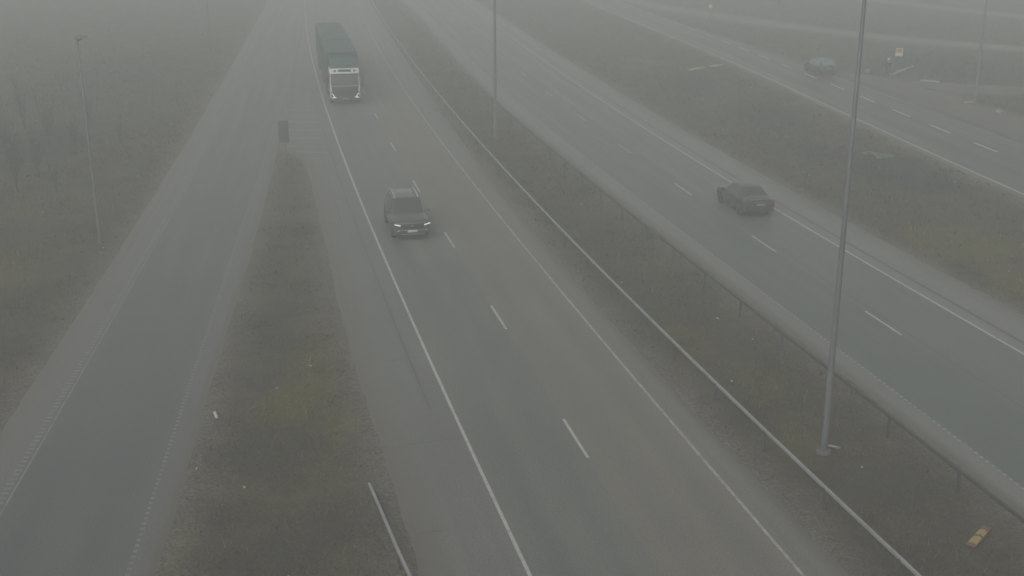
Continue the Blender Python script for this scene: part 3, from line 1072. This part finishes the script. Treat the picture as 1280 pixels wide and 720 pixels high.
def place(t, u, v, c, away, ahead):
    """ahead: metres from the thing's centre to the surveyed end, along the road"""
    p = P(u, v)
    a = heading(c, p[1])
    d = np.array((math.cos(a), math.sin(a)))
    q = p[:2] + d * ahead
    t.location = (q[0], q[1], 0.006)
    t.rotation_euler = (0, 0, a if away else a + math.pi)


t = empty('sport_utility_vehicle')
tag(t, 'dark grey sport utility vehicle with bright slanted headlights driving towards the camera', 'car')
build_car(t, SUV, M['suv_paint'])
place(t, 516, 301, LC, False, 2.42)
X = 2.43
obj('grille', prism([(-0.56, 0.62), (0.56, 0.62), (0.62, 0.86), (0.58, 0.93), (-0.58, 0.93), (-0.62, 0.86)], 'X', X - 0.10, X + 0.012, 0.01), M['black'], t)
obj('grille_trim', box((0.035, 1.12, 0.035), (X + 0.016, 0, 0.915), 0.008), M['chrome'], t)
obj('emblem', box((0.02, 0.15, 0.09), (X + 0.02, 0, 0.80), 0.008), M['chrome'], t)
for s in (1, -1):
    b = prism([(s * 0.60, 0.86), (s * 0.92, 0.945), (s * 0.93, 0.86), (s * 0.62, 0.775)], 'X', X - 0.26, X - 0.005, 0.012)
    hl = obj('headlight', b, M['black'], t)
    b = prism([(s * 0.60, 0.845), (s * 0.915, 0.93), (s * 0.92, 0.868), (s * 0.61, 0.785)], 'X', X - 0.03, X + 0.012, 0.008)
    obj('running_light', b, M['lamp_lit'], hl)
    obj('fog_lamp', box((0.06, 0.16, 0.10), (X - 0.02, s * 0.72, 0.52), 0.015), M['lamp_clear'], t)
    obj('roof_rail', tube([(0.30, s * 0.60, 1.75), (0.15, s * 0.61, 1.845), (-0.7, s * 0.61, 1.875), (-1.5, s * 0.61, 1.845), (-1.75, s * 0.60, 1.75)], 0.034, 10), M['rail_alu'], t)
obj('front_bumper', box((0.12, 1.62, 0.20), (X - 0.035, 0, 0.44), 0.04), M['black'], t)
obj('skid_plate', box((0.05, 1.25, 0.04), (X + 0.04, 0, 0.365), 0.012), M['chrome'], t)
obj('bumper_trim', box((0.05, 1.30, 0.03), (X + 0.015, 0, 0.575), 0.01), M['chrome'], t)
obj('licence_plate', box((0.02, 0.50, 0.11), (X + 0.035, 0, 0.52), 0.004), M['offwhite'], t)
obj('bonnet_trim', box((0.02, 0.70, 0.012), (2.12, 0, 1.065), 0.003), M['chrome'], t)
for s in (-0.35, 0.35):
    obj('wiper', tube([(1.19, s + 0.25, 1.235), (1.14, s - 0.28, 1.25)], 0.010, 6), M['black'], t)

# dark saloon on the right carriageway
SALOON = dict(L=4.60, W=1.82, wr=0.32, ride=0.18, axles=(1.38, -1.30),
              top=[(-2.30, 0.86), (-2.25, 0.98), (-1.95, 1.05), (-1.6, 1.09), (-0.95, 1.40), (-0.5, 1.455), (0.15, 1.46), (0.4, 1.42), (1.15, 0.98), (1.8, 0.90), (2.2, 0.76), (2.30, 0.62)],
              belt=[(-2.30, 0.84), (-2.1, 0.96), (-0.5, 0.95), (1.1, 0.91), (1.8, 0.85), (2.2, 0.72), (2.30, 0.58)],
              half=[(-2.30, 0.86), (-2.15, 0.95), (-1.3, 1.0), (1.4, 1.0), (2.0, 0.95), (2.22, 0.86), (2.30, 0.76)],
              roofw=[(-2.30, 0.80), (-1.7, 0.80), (-0.9, 0.68), (0.3, 0.68), (1.15, 0.84), (2.0, 0.82), (2.30, 0.72)],
              bot=[(-2.30, 0.40), (-2.1, 0.25), (2.0, 0.21), (2.30, 0.30)],
              cowl=1.15, roof_front=0.30, roof_rear=-0.78, deck=-1.66, mirror=(0.72, 0.99),
              panes=[(-1.45, -0.98), (-0.90, -0.12), (-0.04, 0.80)])


def rear_details(t, X, zl, wl, hl, W, spoiler=None):
    for s in (1, -1):
        obj('tail_light', box((0.10, wl, hl), (-X + 0.035, s * (W / 2 - wl / 2 - 0.11), zl), 0.02), M['red_lens'], t)
    obj('licence_plate', box((0.02, 0.50, 0.11), (-X - 0.012, 0, zl - 0.04), 0.004), M['plate_dirty'], t)
    obj('rear_bumper', box((0.14, W * 0.86, 0.22), (-X + 0.045, 0, 0.47), 0.05), M['black'], t)
    obj('exhaust', tube([(-X - 0.06, 0.5, 0.30), (-X + 0.3, 0.5, 0.30)], 0.035, 10), M['galv_dark'], t)


t = empty('saloon_car')
tag(t, 'dark slate saloon seen from behind driving away on the right carriageway', 'car')
build_car(t, SALOON, M['grey_paint'])
rear_details(t, 2.30, 0.78, 0.34, 0.17, 1.82)
obj('boot_lip', box((0.06, 1.30, 0.025), (-2.27, 0, 1.035), 0.008), M['chrome'], t)
obj('boot_trim', box((0.02, 0.9, 0.03), (-2.312, 0, 0.88), 0.006), M['chrome'], t)
place(t, 950, 272.5, RC, True, 2.30)
b = bmesh.new()
for s in (1, -1):
    add_box(b, (0.12, 0.3, 0.12), (2.22, s * 0.62, 0.66), 0.03)
obj('headlight', b, M['lamp_clear'], t)

# green-grey estate at the bus bay
ESTATE = dict(L=4.45, W=1.75, wr=0.31, ride=0.18, axles=(1.32, -1.28),
              top=[(-2.22, 0.88), (-2.17, 0.98), (-1.70, 1.40), (-1.45, 1.45), (-0.5, 1.49), (0.1, 1.475), (0.35, 1.42), (1.05, 0.99), (1.7, 0.92), (2.1, 0.80), (2.22, 0.64)],
              belt=[(-2.22, 0.84), (-2.05, 0.96), (-0.5, 0.94), (1.0, 0.92), (1.7, 0.87), (2.1, 0.76), (2.22, 0.60)],
              half=[(-2.22, 0.88), (-2.1, 0.96), (-1.3, 1.0), (1.4, 1.0), (1.9, 0.95), (2.14, 0.86), (2.22, 0.76)],
              roofw=[(-2.22, 0.82), (-1.7, 0.72), (-0.9, 0.70), (0.3, 0.70), (1.05, 0.84), (2.0, 0.82), (2.22, 0.72)],
              bot=[(-2.22, 0.40), (-2.0, 0.25), (2.0, 0.21), (2.22, 0.30)],
              cowl=1.05, roof_front=0.25, roof_rear=-1.55, deck=-2.14, mirror=(0.66, 0.99),
              panes=[(-1.62, -1.02), (-0.94, -0.20), (-0.12, 0.72)])
t = empty('estate_car')
tag(t, 'green grey estate car seen from behind beside the bus bay', 'car')
build_car(t, ESTATE, M['green_paint'], M['sky_glass'])
rear_details(t, 2.22, 0.80, 0.26, 0.26, 1.75)
place(t, 1036, 95.5, FE, True, 2.22)
for s in (1, -1):
    obj('headlight', box((0.12, 0.28, 0.12), (2.15, s * 0.58, 0.70), 0.03), M['lamp_clear'], t)
    obj('roof_rail', tube([(0.0, s * 0.57, 1.43), (-0.1, s * 0.57, 1.515), (-1.3, s * 0.57, 1.505), (-1.4, s * 0.57, 1.42)], 0.02, 8), M['chrome'], t)

# ------------------------------------------------------------------ truck with drawbar trailer
t = empty('truck')
tag(t, 'white cabbed truck pulling a long dark green covered trailer towards the camera', 'truck')
place(t, 432.5, 131.5, LC, False, 0.0)
# local frame: front face at x = 0, body towards -X
cab_prof = [(0.0, 0.55), (0.02, 1.30), (-0.03, 1.75), (-0.20, 2.78), (-0.38, 2.98), (-1.95, 2.98), (-2.0, 0.9), (-1.5, 0.55)]
def xprism(poly, y0, y1, bevel=0.0):
    return prism(poly, 'Y', y0, y1, bevel)
obj('cab', xprism(cab_prof, -1.22, 1.22, 0.05), M['white'], t)
obj('windscreen', xprism([(0.012, 1.62), (-0.022, 1.80), (-0.168, 2.64), (-0.25, 2.62), (-0.20, 1.60)], -1.13, 1.13, 0.01), M['truck_glass'], t)
vis = obj('sun_visor', xprism([(-0.10, 2.66), (0.02, 2.60), (-0.02, 2.72), (-0.26, 3.00), (-0.34, 3.00)], -1.17, 1.17, 0.01), M['white'], t)
obj('visor_window', xprism([(-0.06, 2.735), (-0.02, 2.76), (-0.17, 2.935), (-0.21, 2.90)], -0.52, 0.52, 0.004), M['black'], vis)
for s in (1, -1):
    obj('marker_lamp', xprism([(-0.06, 2.745), (-0.02, 2.77), (-0.13, 2.90), (-0.17, 2.87)], s * 0.80 - 0.09, s * 0.80 + 0.09, 0.004), M['black'], vis)
obj('deflector', xprism([(-0.50, 2.985), (-1.90, 2.985), (-1.90, 3.75), (-1.5, 3.70), (-0.60, 3.06)], -1.16, 1.16, 0.04), M['tarp'], t)
obj('grille', xprism([(-0.05, 0.72), (0.030, 0.72), (0.042, 1.30), (0.020, 1.575), (-0.08, 1.575)], -1.205, 1.205, 0.012), M['black'], t)
for z in (1.10, 1.24, 1.38):
    obj('grille_slat', box((0.03, 1.66, 0.03), (0.05, 0, z), 0.006), M['chassis'], t)
obj('front_bumper', box((0.22, 2.42, 0.42), (-0.06, 0, 0.60), 0.06), M['chassis'], t)
for s in (1, -1):
    # white claw around each lamp: slanted strut and a foot pointing in
    obj('corner_panel', prism([(s * 1.215, 1.60), (s * 1.12, 1.60), (s * 1.10, 1.30), (s * 1.06, 1.16), (s * 1.215, 1.10)], 'X', -0.1, 0.052, 0.012), M['white'], t)
    hl = obj('headlight', prism([(s * 1.17, 1.02), (s * 0.92, 1.02), (s * 0.80, 0.62), (s * 1.17, 0.62)], 'X', -0.12, 0.06, 0.015), M['chassis'], t)
    obj('running_light', prism([(s * 1.13, 1.00), (s * 1.05, 1.00), (s * 0.88, 0.74), (s * 0.72, 0.64), (s * 1.10, 0.60), (s * 1.10, 0.68), (s * 0.93, 0.70)][::1], 'X', 0.0, 0.075, 0.0), M['lamp_lit'], hl)
    obj('lamp_surround', prism([(s * 1.21, 1.05), (s * 1.15, 1.05), (s * 1.16, 0.64), (s * 1.21, 0.64)], 'X', -0.1, 0.07, 0.008), M['white'], t)
    mr = obj('mirror', add_box(add_box(box((0.16, 0.22, 0.62), (-0.02, s * 1.45, 2.12), 0.05), (0.14, 0.22, 0.26), (-0.02, s * 1.45, 1.62), 0.05),
                               (0.06, 0.36, 0.05), (-0.05, s * 1.33, 2.45), 0.015), M['chassis'], t)
    obj('side_window', prism([(-0.35, 1.78), (-1.25, 1.78), (-1.25, 2.62), (-0.48, 2.62)], 'Y', s * 1.215, s * 1.228, 0.003), M['glass'], t)
    obj('side_skirt', box((3.6, 0.05, 0.55), (-5.2, s * 1.20, 0.75), 0.02), M['chassis'], t)
    obj('corner_post', xprism([(0.01, 1.60), (-0.165, 2.66), (-0.30, 2.66), (-0.2, 1.60)], s * 1.135 if s > 0 else -1.19, s * 1.19 if s > 0 else -1.135, 0.01), M['white'], t)
for s in (-0.5, 0.5):
    obj('wiper', tube([(0.03, s + 0.4, 1.63), (0.015, s - 0.4, 1.70)], 0.014, 6), M['black'], t)
obj('licence_plate', box((0.02, 0.52, 0.11), (0.06, 0, 0.55), 0.004), M['plate_dirty'], t)
obj('chassis', box((9.6, 0.9, 0.3), (-5.6, 0, 0.85), 0.02), M['chassis'], t)


def cargo(parent, name, x0, x1, h=4.0):
    """covered load box from x0 back to x1 with hooped roof, posts and rail"""
    mid, ln = (x0 + x1) / 2, abs(x1 - x0)
    b = box((ln, 2.5, h - 1.12), (mid, 0, 1.1 + (h - 1.12) / 2), 0.06, seg=3)
    c = obj(name, b, M['tarp_side'], parent)
    n = int(ln / 0.6)
    rb = bmesh.new()
    rows = []
    for i in range(n * 4 + 1):
        x = x0 + (x1 - x0) * i / (n * 4)
        sag = 0.018 * math.sin(math.pi * (i / 4 % 1.0)) ** 2
        rows.append([rb.verts.new((x, y, h + 0.012 + 0.05 * (1 - (y / 1.22) ** 2) - sag * (1 - (y / 1.22) ** 2))) for y in np.linspace(-1.22, 1.22, 9)])
    for r0, r1 in zip(rows, rows[1:]):
        for k in range(8):
            rb.faces.new((r0[k], r0[k + 1], r1[k + 1], r1[k]))
    bmesh.ops.recalc_face_normals(rb, faces=rb.faces)
    obj('roof_sheet', rb, M['tarp'], c)
    for s in (1, -1):
        obj('roof_rail', box((ln - 0.1, 0.05, 0.06), (mid, s * 1.245, h - 0.01), 0.012), M['pole'] if s < 0 else M['tarp'], c)
        for k in range(int(ln / 2.4) + 1):
            xx = x0 + (x1 - x0) * (0.01 + 0.98 * k / int(ln / 2.4))
            obj('side_post', box((0.09, 0.03, h - 1.3), (xx, s * 1.262, 1.15 + (h - 1.3) / 2), 0.006), M['tarp'], c)
        obj('side_rail', box((ln, 0.04, 0.12), (mid, s * 1.25, 1.12), 0.01), M['galv_dark'], c)
    return c


cargo(t, 'load_box', -2.15, -11.1)
tr = cargo(t, 'trailer', -11.55, -26.4)
obj('trailer_chassis', box((14.4, 0.9, 0.28), (-18.95, 0, 0.85), 0.02), M['chassis'], tr)
obj('drawbar', box((2.2, 0.16, 0.14), (-10.8, 0, 0.75), 0.02), M['chassis'], t)
for x in (-1.35, -6.3, -7.65):
    for s in (1, -1):
        wheel(t, x, s * 1.08, 0.50, 0.34)
for x in (-13.0, -14.3, -21.6, -22.9, -24.2):
    for s in (1, -1):
        wheel(tr, x, s * 1.08, 0.48, 0.34)

# ------------------------------------------------------------------ person waiting at the stop
def skin_mesh(name, joints, edges, mat, parent, sub=2, root=0):
    me = bpy.data.meshes.new(name)
    me.from_pydata([j[:3] for j in joints], edges, [])
    o = bpy.data.objects.new(name, me)
    COL.objects.link(o)
    o.modifiers.new('skin', 'SKIN')
    for v, j in zip(me.skin_vertices[0].data, joints):
        r = j[3]
        v.radius = r if isinstance(r, tuple) else (r, r)
    me.skin_vertices[0].data[root].use_root = True
    ss = o.modifiers.new('sub', 'SUBSURF'); ss.levels = sub; ss.render_levels = sub
    dg = bpy.context.evaluated_depsgraph_get()
    m2 = bpy.data.meshes.new_from_object(o.evaluated_get(dg))
    bpy.data.objects.remove(o)
    m2.name = name
    m2.materials.clear(); m2.materials.append(mat)
    m2.polygons.foreach_set('use_smooth', np.ones(len(m2.polygons), dtype=bool))
    o = bpy.data.objects.new(name, m2)
    COL.objects.link(o)
    if parent is not None: o.parent = parent
    return o


p = P(1109, 96.5)
per = empty('person', (p[0], p[1], g1(p[0], p[1])), R(200))
tag(per, 'person in dark clothes and pale cap waiting beside the bus stop sign', 'person')
# faces local +X; hands in the jacket pockets
J = [(0, 0, 0.95, 0.13), (0, 0, 1.15, 0.12), (0.0, 0, 1.38, 0.14), (0.005, 0, 1.52, 0.055), (0.015, 0, 1.60, 0.075), (0.02, 0, 1.69, 0.10), (0.015, 0, 1.77, 0.075)]
E = [(0, 1), (1, 2), (2, 3), (3, 4), (4, 5), (5, 6)]
for s in (1, -1):
    k = len(J)
    J += [(0, s * 0.19, 1.43, 0.060), (-0.05, s * 0.25, 1.18, 0.048), (0.12, s * 0.19, 1.00, 0.036), (0.17, s * 0.15, 0.95, 0.036)]
    E += [(2, k), (k, k + 1), (k + 1, k + 2), (k + 2, k + 3)]
    k = len(J)
    J += [(0, s * 0.10, 0.88, 0.095), (0.02, s * 0.11, 0.50, 0.062), (-0.01, s * 0.12, 0.10, 0.042), (0.10, s * 0.13, 0.035, 0.036)]
    E += [(0, k), (k, k + 1), (k + 1, k + 2), (k + 2, k + 3)]
body = skin_mesh('body', J, E, M['skin'], per)
J2 = [(0, 0, 0.86, (0.20, 0.17)), (0, 0, 1.05, (0.19, 0.155)), (0, 0, 1.25, (0.20, 0.16)), (0, 0, 1.40, (0.18, 0.14)), (0.0, 0, 1.50, (0.085, 0.085))]
E2 = [(0, 1), (1, 2), (2, 3), (3, 4)]
for s in (1, -1):
    k = len(J2)
    J2 += [(0, s * 0.20, 1.42, 0.085), (-0.05, s * 0.27, 1.18, 0.070), (0.12, s * 0.205, 0.99, 0.056), (0.17, s * 0.16, 0.95, 0.05)]
    E2 += [(3, k), (k, k + 1), (k + 1, k + 2), (k + 2, k + 3)]
skin_mesh('jacket', J2, E2, M['jacket'], per)
J3 = [(0, 0, 0.92, 0.15)]
E3 = []
for s in (1, -1):
    k = len(J3)
    J3 += [(0, s * 0.10, 0.84, 0.115), (0.02, s * 0.11, 0.50, 0.088), (-0.01, s * 0.12, 0.09, 0.072)]
    E3 += [(0, k), (k, k + 1), (k + 1, k + 2)]
skin_mesh('trousers', J3, E3, M['trouser'], per)
for s in (1, -1):
    obj('shoe', box((0.29, 0.11, 0.10), (0.06, s * 0.125, 0.05), 0.035, taper=(0.8, 0.8), seg=3), M['black'], per)
b = bmesh.new()
bmesh.ops.create_uvsphere(b, u_segments=20, v_segments=12, radius=0.135)
for v in list(b.verts):
    if v.co.z < -0.012: v.co.z = -0.012; v.co.x *= 1.04; v.co.y *= 1.04
b.transform(Matrix.Translation((0.012, 0, 1.735)))
obj('cap', b, M['cap'], per)
b = bmesh.new()
bmesh.ops.create_cone(b, segments=10, radius1=0.018, radius2=0.006, depth=0.045, cap_ends=True)
b.transform(Matrix.Translation((0.125, 0, 1.66)) @ Euler((0, R(60), 0)).to_matrix().to_4x4())
for s in (1, -1):
    add_box(b, (0.012, 0.03, 0.05), (0.02, s * 0.105, 1.665), 0.006)
obj('nose_and_ears', b, M['skin'], body)
b = bmesh.new()
for s in (1, -1):
    add_box(b, (0.012, 0.026, 0.012), (0.114, s * 0.036, 1.69), 0.004)
add_box(b, (0.012, 0.05, 0.010), (0.104, 0, 1.615), 0.003)
obj('eyes_and_mouth', b, M['black'], body)

# ------------------------------------------------------------------ litter, snow, boards
def crumple(rx, ry, rz, seed):
    b = bmesh.new()
    bmesh.ops.create_icosphere(b, subdivisions=2, radius=1)
    r = random.Random(seed)
    for v in b.verts:
        k = r.uniform(0.55, 1.15)
        v.co = Vector((v.co.x * rx * k, v.co.y * ry * k, v.co.z * rz * k))
    return b


def lay(name, u, v, bm, mat, label, cat, group=None, rz=0.0, dz=0.02, smooth=False):
    p = P(u, v)
    o = obj(name, bm, mat, None, smooth=smooth)
    o.location = (p[0], p[1], g1(p[0], p[1]) + dz)
    o.rotation_euler = (0, 0, rz)
    return tag(o, label, cat, group)


LIT = [(388, 455, .16, .06, 'white litter scrap on the near gore grass, nearest its right edge'),
       (346, 481, .10, .07, 'white litter scrap in the middle of the near gore grass'),
       (305, 604, .16, .08, 'flattened white litter on the gore grass below the fallen marker stick'),
       (246, 586, .09, .06, 'small pale litter on the brown gravel edge of the exit ramp'),
       (360, 714, .10, .07, 'pale litter at the very bottom of the gore grass'),
       (172, 218, .13, .08, 'pale litter beside the gravel edge far up the exit ramp'),
       (129, 309, .13, .09, 'pale litter at the foot of the slim lamp post left of the ramp'),
       (53, 261, .11, .08, 'pale litter in the grass left of the slim lamp post'),
       (686, 215, .12, .09, 'white litter scrap far up the median near the left pipe rail'),
       (727, 252, .12, .09, 'white litter scrap in the median below the far scrap'),
       (777, 348, .16, .06, 'long pale litter scrap beside the left pipe rail in the median'),
       (897, 394, .22, .04, 'thin pale litter strip in the median beside the dark rail'),
       (941, 420, .14, .06, 'pale litter scrap on the median grass above the near lamp post'),
       (915, 470, .10, .07, 'white litter scrap next to the pipe rail left of the near lamp post'),
       (1078, 578, .08, .06, 'tiny pale litter below the near lamp post in the median'),
       (1012, 216, .12, .10, 'bright white scrap on the dark soil left of the tall pole line'),
       (1099, 205, .12, .10, 'bright white scrap on dark soil just below the green plastic sheet'),
       (1194, 226, .13, .10, 'bright white scrap at the right end of the dark soil patch'),
       (904, 160, .14, .10, 'pale scrap on the grass above the saloon car'),
       (982, 168, .14, .10, 'pale scrap on dark soil halfway to the far ramp'),
       (937, 113, .18, .12, 'pale scrap on dark soil close to the far ramp edge line'),
       (1262, 335, .10, .08, 'white scrap on the yellowish grass at the right edge')]
for k, (u, v, a, b_, lab) in enumerate(LIT):
    lay('litter', u, v, crumple(a * 0.56, b_ * 0.56, 0.035, k), M['litter'], lab, 'litter', 'litter on the grass', rz=random.uniform(0, 3), dz=0.05)
lay('litter', 1042, 553, crumple(0.30, 0.07, 0.05, 77), M['litter'], 'white torn litter beside the concrete foot of the near lamp post', 'litter', 'litter on the grass', R(-20), 0.06)
lay('marker_stick', 269.5, 519, add_box(bmesh.new(), (0.09, 0.52, 0.05), (0, 0, 0), 0.012), M['offwhite'], 'fallen white marker stick on the gravel left of the gore grass', 'marker', None, R(22), 0.06)


def snow_strip(pts, w, label, seed):
    q = np.array([P(u, v) for u, v in pts])
    n = 26
    s = np.linspace(0, len(q) - 1, n)
    q = np.stack([np.interp(s, np.arange(len(q)), q[:, k]) for k in range(3)], -1)
    r = random.Random(seed)
    b = bmesh.new()
    o = q[n // 2].copy(); o[2] = g1(o[0], o[1])
    rows = []
    for i_, p_ in enumerate(q):
        d = q[min(i_ + 1, n - 1)] - q[max(i_ - 1, 0)]
        d = d / np.linalg.norm(d)
        sd = np.array((-d[1], d[0], 0))
        ww = w * (0.25 + 0.75 * math.sin(math.pi * (i_ + 0.3) / (n - 0.4))) * r.choice((0.25, 0.5, 0.8, 1.3)) * r.uniform(0.8, 1.2)
        rows.append([b.verts.new(tuple(p_ - o + sd * ww * c + np.array((0, 0, hgt + g1(*(p_[:2]))))))
                     for c, hgt in ((-1, -0.05), (-0.5, 0.07 * r.uniform(.6, 1.2)), (0, 0.11 * r.uniform(.6, 1.2)), (0.5, 0.07), (1, -0.05))])
    for r0, r1 in zip(rows, rows[1:]):
        for k in range(4):
            b.faces.new((r0[k], r0[k + 1], r1[k + 1], r1[k]))
    bmesh.ops.recalc_face_normals(b, faces=b.faces)
    ob = obj('snow_strip', b, M['snow'])
    ob.location = (o[0], o[1], 0)
    return tag(ob, label, 'snow', 'strips of old snow')


snow_strip([(860, 87.5), (870, 85.5), (881, 83.2)], 0.22, 'thin strip of old snow near the far ramp, left of a shorter one', 1)
snow_strip([(887, 82.3), (896, 81.6), (905, 81.8)], 0.22, 'thin strip of old snow closest to the far ramp edge line', 2)
snow_strip([(1108, 95.5), (1116, 93), (1124, 88.5), (1133, 85.5), (1142, 83)], 0.20, 'curved strip of old snow running up behind the bus stop sign', 3)
snow_strip([(1150, 101.5), (1162, 101), (1174, 103)], 0.22, 'short strip of old snow right of the bus stop', 4)

# yellow marker board lying in the median
p = P(1224, 669)
t = empty('marker_board', (p[0], p[1], g1(p[0], p[1]) + 0.15), R(58))
t.rotation_euler = (R(1), R(-1), R(50))
tag(t, 'yellow marker board with dark chevron lying on the median grass', 'sign board')
obj('board', box((1.32, 0.27, 0.03), (0, 0, 0), 0.006), M['rust_red'], t)
for x0, x1 in ((-0.54, -0.10), (0.00, 0.34)):
    obj('yellow_field', prism([(x0, -0.11), (x1, -0.11), (x1 + 0.09, 0), (x1, 0.11), (x0, 0.11), (x0 + 0.09, 0)], 'Z', 0.016, 0.019), M['yellow'], t, smooth=False)
obj('chevron', prism([(-0.075, -0.12), (-0.025, -0.12), (0.065, 0), (-0.025, 0.12), (-0.075, 0.12), (0.015, 0)], 'Z', 0.016, 0.020), M['black'], t, smooth=False)


def sheet(w, d, seed, amp=0.10):
    b = bmesh.new()
    r = random.Random(seed)
    ph = [(r.uniform(1, 5), r.uniform(1, 5), r.uniform(0, 6)) for _ in range(6)]
    n = 18
    g = {}
    for i_ in range(n):
        for j_ in range(n):
            x, y = (i_ / (n - 1) - .5), (j_ / (n - 1) - .5)
            e = 1 - 0.35 * math.sin(3 * x * ph[0][0] + 4 * y)
            z = sum(math.sin(a * x * 5 + c * y * 5 + f) for a, c, f in ph) / 6
            g[i_, j_] = b.verts.new((x * w * e, y * d * (1 - 0.3 * math.sin(5 * x + ph[1][2])), amp * (z + 0.8)))
    for i_ in range(n - 1):
        for j_ in range(n - 1):
            b.faces.new((g[i_, j_], g[i_ + 1, j_], g[i_ + 1, j_ + 1], g[i_, j_ + 1]))
    return b


lay('plastic_sheet', 1099, 192, sheet(0.95, 1.7, 5, 0.14), M['plastic_green'], 'crumpled green plastic sheet lying on the dark soil', 'plastic sheet', None, 0.2, 0.03, True)
lay('plastic_sheet', 1086, 188.5, sheet(0.9, 0.9, 6, 0.08), M['plastic_pale'], 'pale plastic sheet on dark soil left of the green one', 'plastic sheet', None, 0.0, 0.03, True)
lay('straw_clump', 1111, 192, crumple(0.42, 0.3, 0.14, 9), M['straw'], 'straw coloured debris clump right of the green plastic sheet', 'debris', None, 0, 0.05)
lay('stone', 1085, 88, crumple(0.35, 0.28, 0.3, 21), M['stone'], 'grey stone on the grass left of the waiting person', 'stone', 'grey stones', 0, 0.1)
lay('stone', 1211, 129, crumple(0.42, 0.30, 0.24, 22), M['stone'], 'grey stone left of the slim pale lamp post', 'stone', 'grey stones', 0, 0.1)
lay('stone', 1250, 141, crumple(0.42, 0.30, 0.26, 23), M['stone'], 'grey stone on dark grass beside the bus bay at right', 'stone', 'grey stones', 0, 0.1)

# ------------------------------------------------------------------ bare saplings at the left
def sapling(u, v, h, seed, label):
    r = random.Random(seed)
    p = P(u, v)
    t = empty('bare_sapling', (p[0], p[1], g1(p[0], p[1])))
    tag(t, label, 'tree', 'bare saplings in the left grass')
    tb, cb = bmesh.new(), bmesh.new()
    for k in range(r.randint(5, 8)):
        a = r.uniform(0, 6.28); lean = r.uniform(0.04, 0.22)
        hh = h * r.uniform(0.65, 1.0)
        pts = [Vector((math.cos(a) * lean * hh * (q ** 1.3) + r.uniform(-.04, .04), math.sin(a) * lean * hh * (q ** 1.3) + r.uniform(-.04, .04), hh * q - 0.1)) for q in (0, .25, .5, .75, 1)]
        rad = 0.019 * h / 3
        add_tube(tb, pts, [rad * 1.3, rad, rad * .75, rad * .5, rad * .2], 6)
        for m in range(14):
            q = r.uniform(0.2, 0.98)
            f = q * 4; i_ = min(3, int(f)); base = pts[i_].lerp(pts[i_ + 1], f - i_)
            b2 = r.uniform(0, 6.28); l2 = hh * (1.08 - q) * r.uniform(.25, .5)
            d = Vector((math.cos(b2) * .55, math.sin(b2) * .55, .85)) * l2
            add_tube(cb, [base, base + d * .5 + Vector((0, 0, -.02)), base + d], [rad * .5, rad * .35, rad * .12], 4)
            for m2 in range(3):
                q2 = r.uniform(.3, 1)
                d2 = Vector((r.uniform(-1, 1), r.uniform(-1, 1), r.uniform(.3, 1))) * l2 * .35
                add_tube(cb, [base + d * q2, base + d * q2 + d2], [rad * .25, rad * .1], 3)
    obj('trunk', tb, M['bark'], t)
    obj('crown', cb, M['bark'], t)


SAP = [(22, 235, 4.2, 'multi stemmed bare sapling nearest the left picture edge'), (48, 218, 3.6, 'low bare sapling right beside the one at the left edge'),
       (70, 236, 2.6, 'small bare sapling standing nearest the slim lamp post on its left'), (8, 200, 4.6, 'tall bare sapling at the left edge behind the nearest one'),
       (62, 178, 4.4, 'bare sapling in the fog behind the small one'), (95, 190, 3.2, 'bare sapling in the fog directly left of the lamp pole'),
       (30, 158, 4.6, 'faint bare sapling deep in the fog at left'), (112, 158, 3.4, 'faint low bare sapling behind the slim lamp pole'),
       (150, 176, 2.4, 'faint small bare sapling right of the slim lamp pole')]
for k, s in enumerate(SAP):
    sapling(s[0], s[1], s[2], 40 + k, s[3])

# ------------------------------------------------------------------ fog
HZ = box((3100, 2800, 26), (0, 150, 9.5))
hm = bpy.data.materials.new('fog')
hm.use_nodes = True
nt = hm.node_tree
nt.nodes.clear()
out = nt.nodes.new('ShaderNodeOutputMaterial')
pv = nt.nodes.new('ShaderNodeVolumePrincipled')
pv.inputs['Color'].default_value = (0.935, 0.975, 0.952, 1)
pv.inputs['Density'].default_value = 0.0064
pv.inputs['Anisotropy'].default_value = 0.0
nt.links.new(pv.outputs[0], out.inputs['Volume'])
hz = obj('haze', HZ, hm, smooth=False)
hz['kind'] = 'stuff'
hz['label'] = 'even pale grey fog filling the whole place'

# ------------------------------------------------------------------ light
SUN_EL, SUN_AZ = R(42), R(-150)
w = bpy.data.worlds.new('World')
SC.world = w
w.use_nodes = True
nt = w.node_tree
bg = nt.nodes['Background']
sky = nt.nodes.new('ShaderNodeTexSky')
sky.sky_type = 'NISHITA'
sky.sun_disc = False
sky.sun_elevation = SUN_EL
sky.sun_rotation = SUN_AZ
sky.air_density = 1.0
sky.dust_density = 5.0
hs = nt.nodes.new('ShaderNodeHueSaturation')   # an overcast sky is nearly colourless
hs.inputs['Saturation'].default_value = 0.12
nt.links.new(sky.outputs[0], hs.inputs['Color'])
nt.links.new(hs.outputs[0], bg.inputs['Color'])
bg.inputs['Strength'].default_value = 0.09
sd = bpy.data.lights.new('sun', 'SUN')
sd.energy = 0.5
sd.angle = R(40)
sd.color = (1.0, 0.97, 0.92)
so = bpy.data.objects.new('sun', sd)
COL.objects.link(so)
dirv = Vector((math.sin(SUN_AZ) * math.cos(SUN_EL), math.cos(SUN_AZ) * math.cos(SUN_EL), math.sin(SUN_EL)))
so.rotation_euler = dirv.to_track_quat('Z', 'Y').to_euler()

vs = SC.view_settings
vs.view_transform = 'Standard'
vs.look = 'None'
vs.gamma = 1.0
vs.use_curve_mapping = False
vs.exposure = -0.02
SC.render.engine = 'CYCLES'
SC.cycles.volume_bounces = 2
SC.cycles.max_bounces = 6
SC.cycles.use_denoising = True
SC.render.filter_size = 1.8
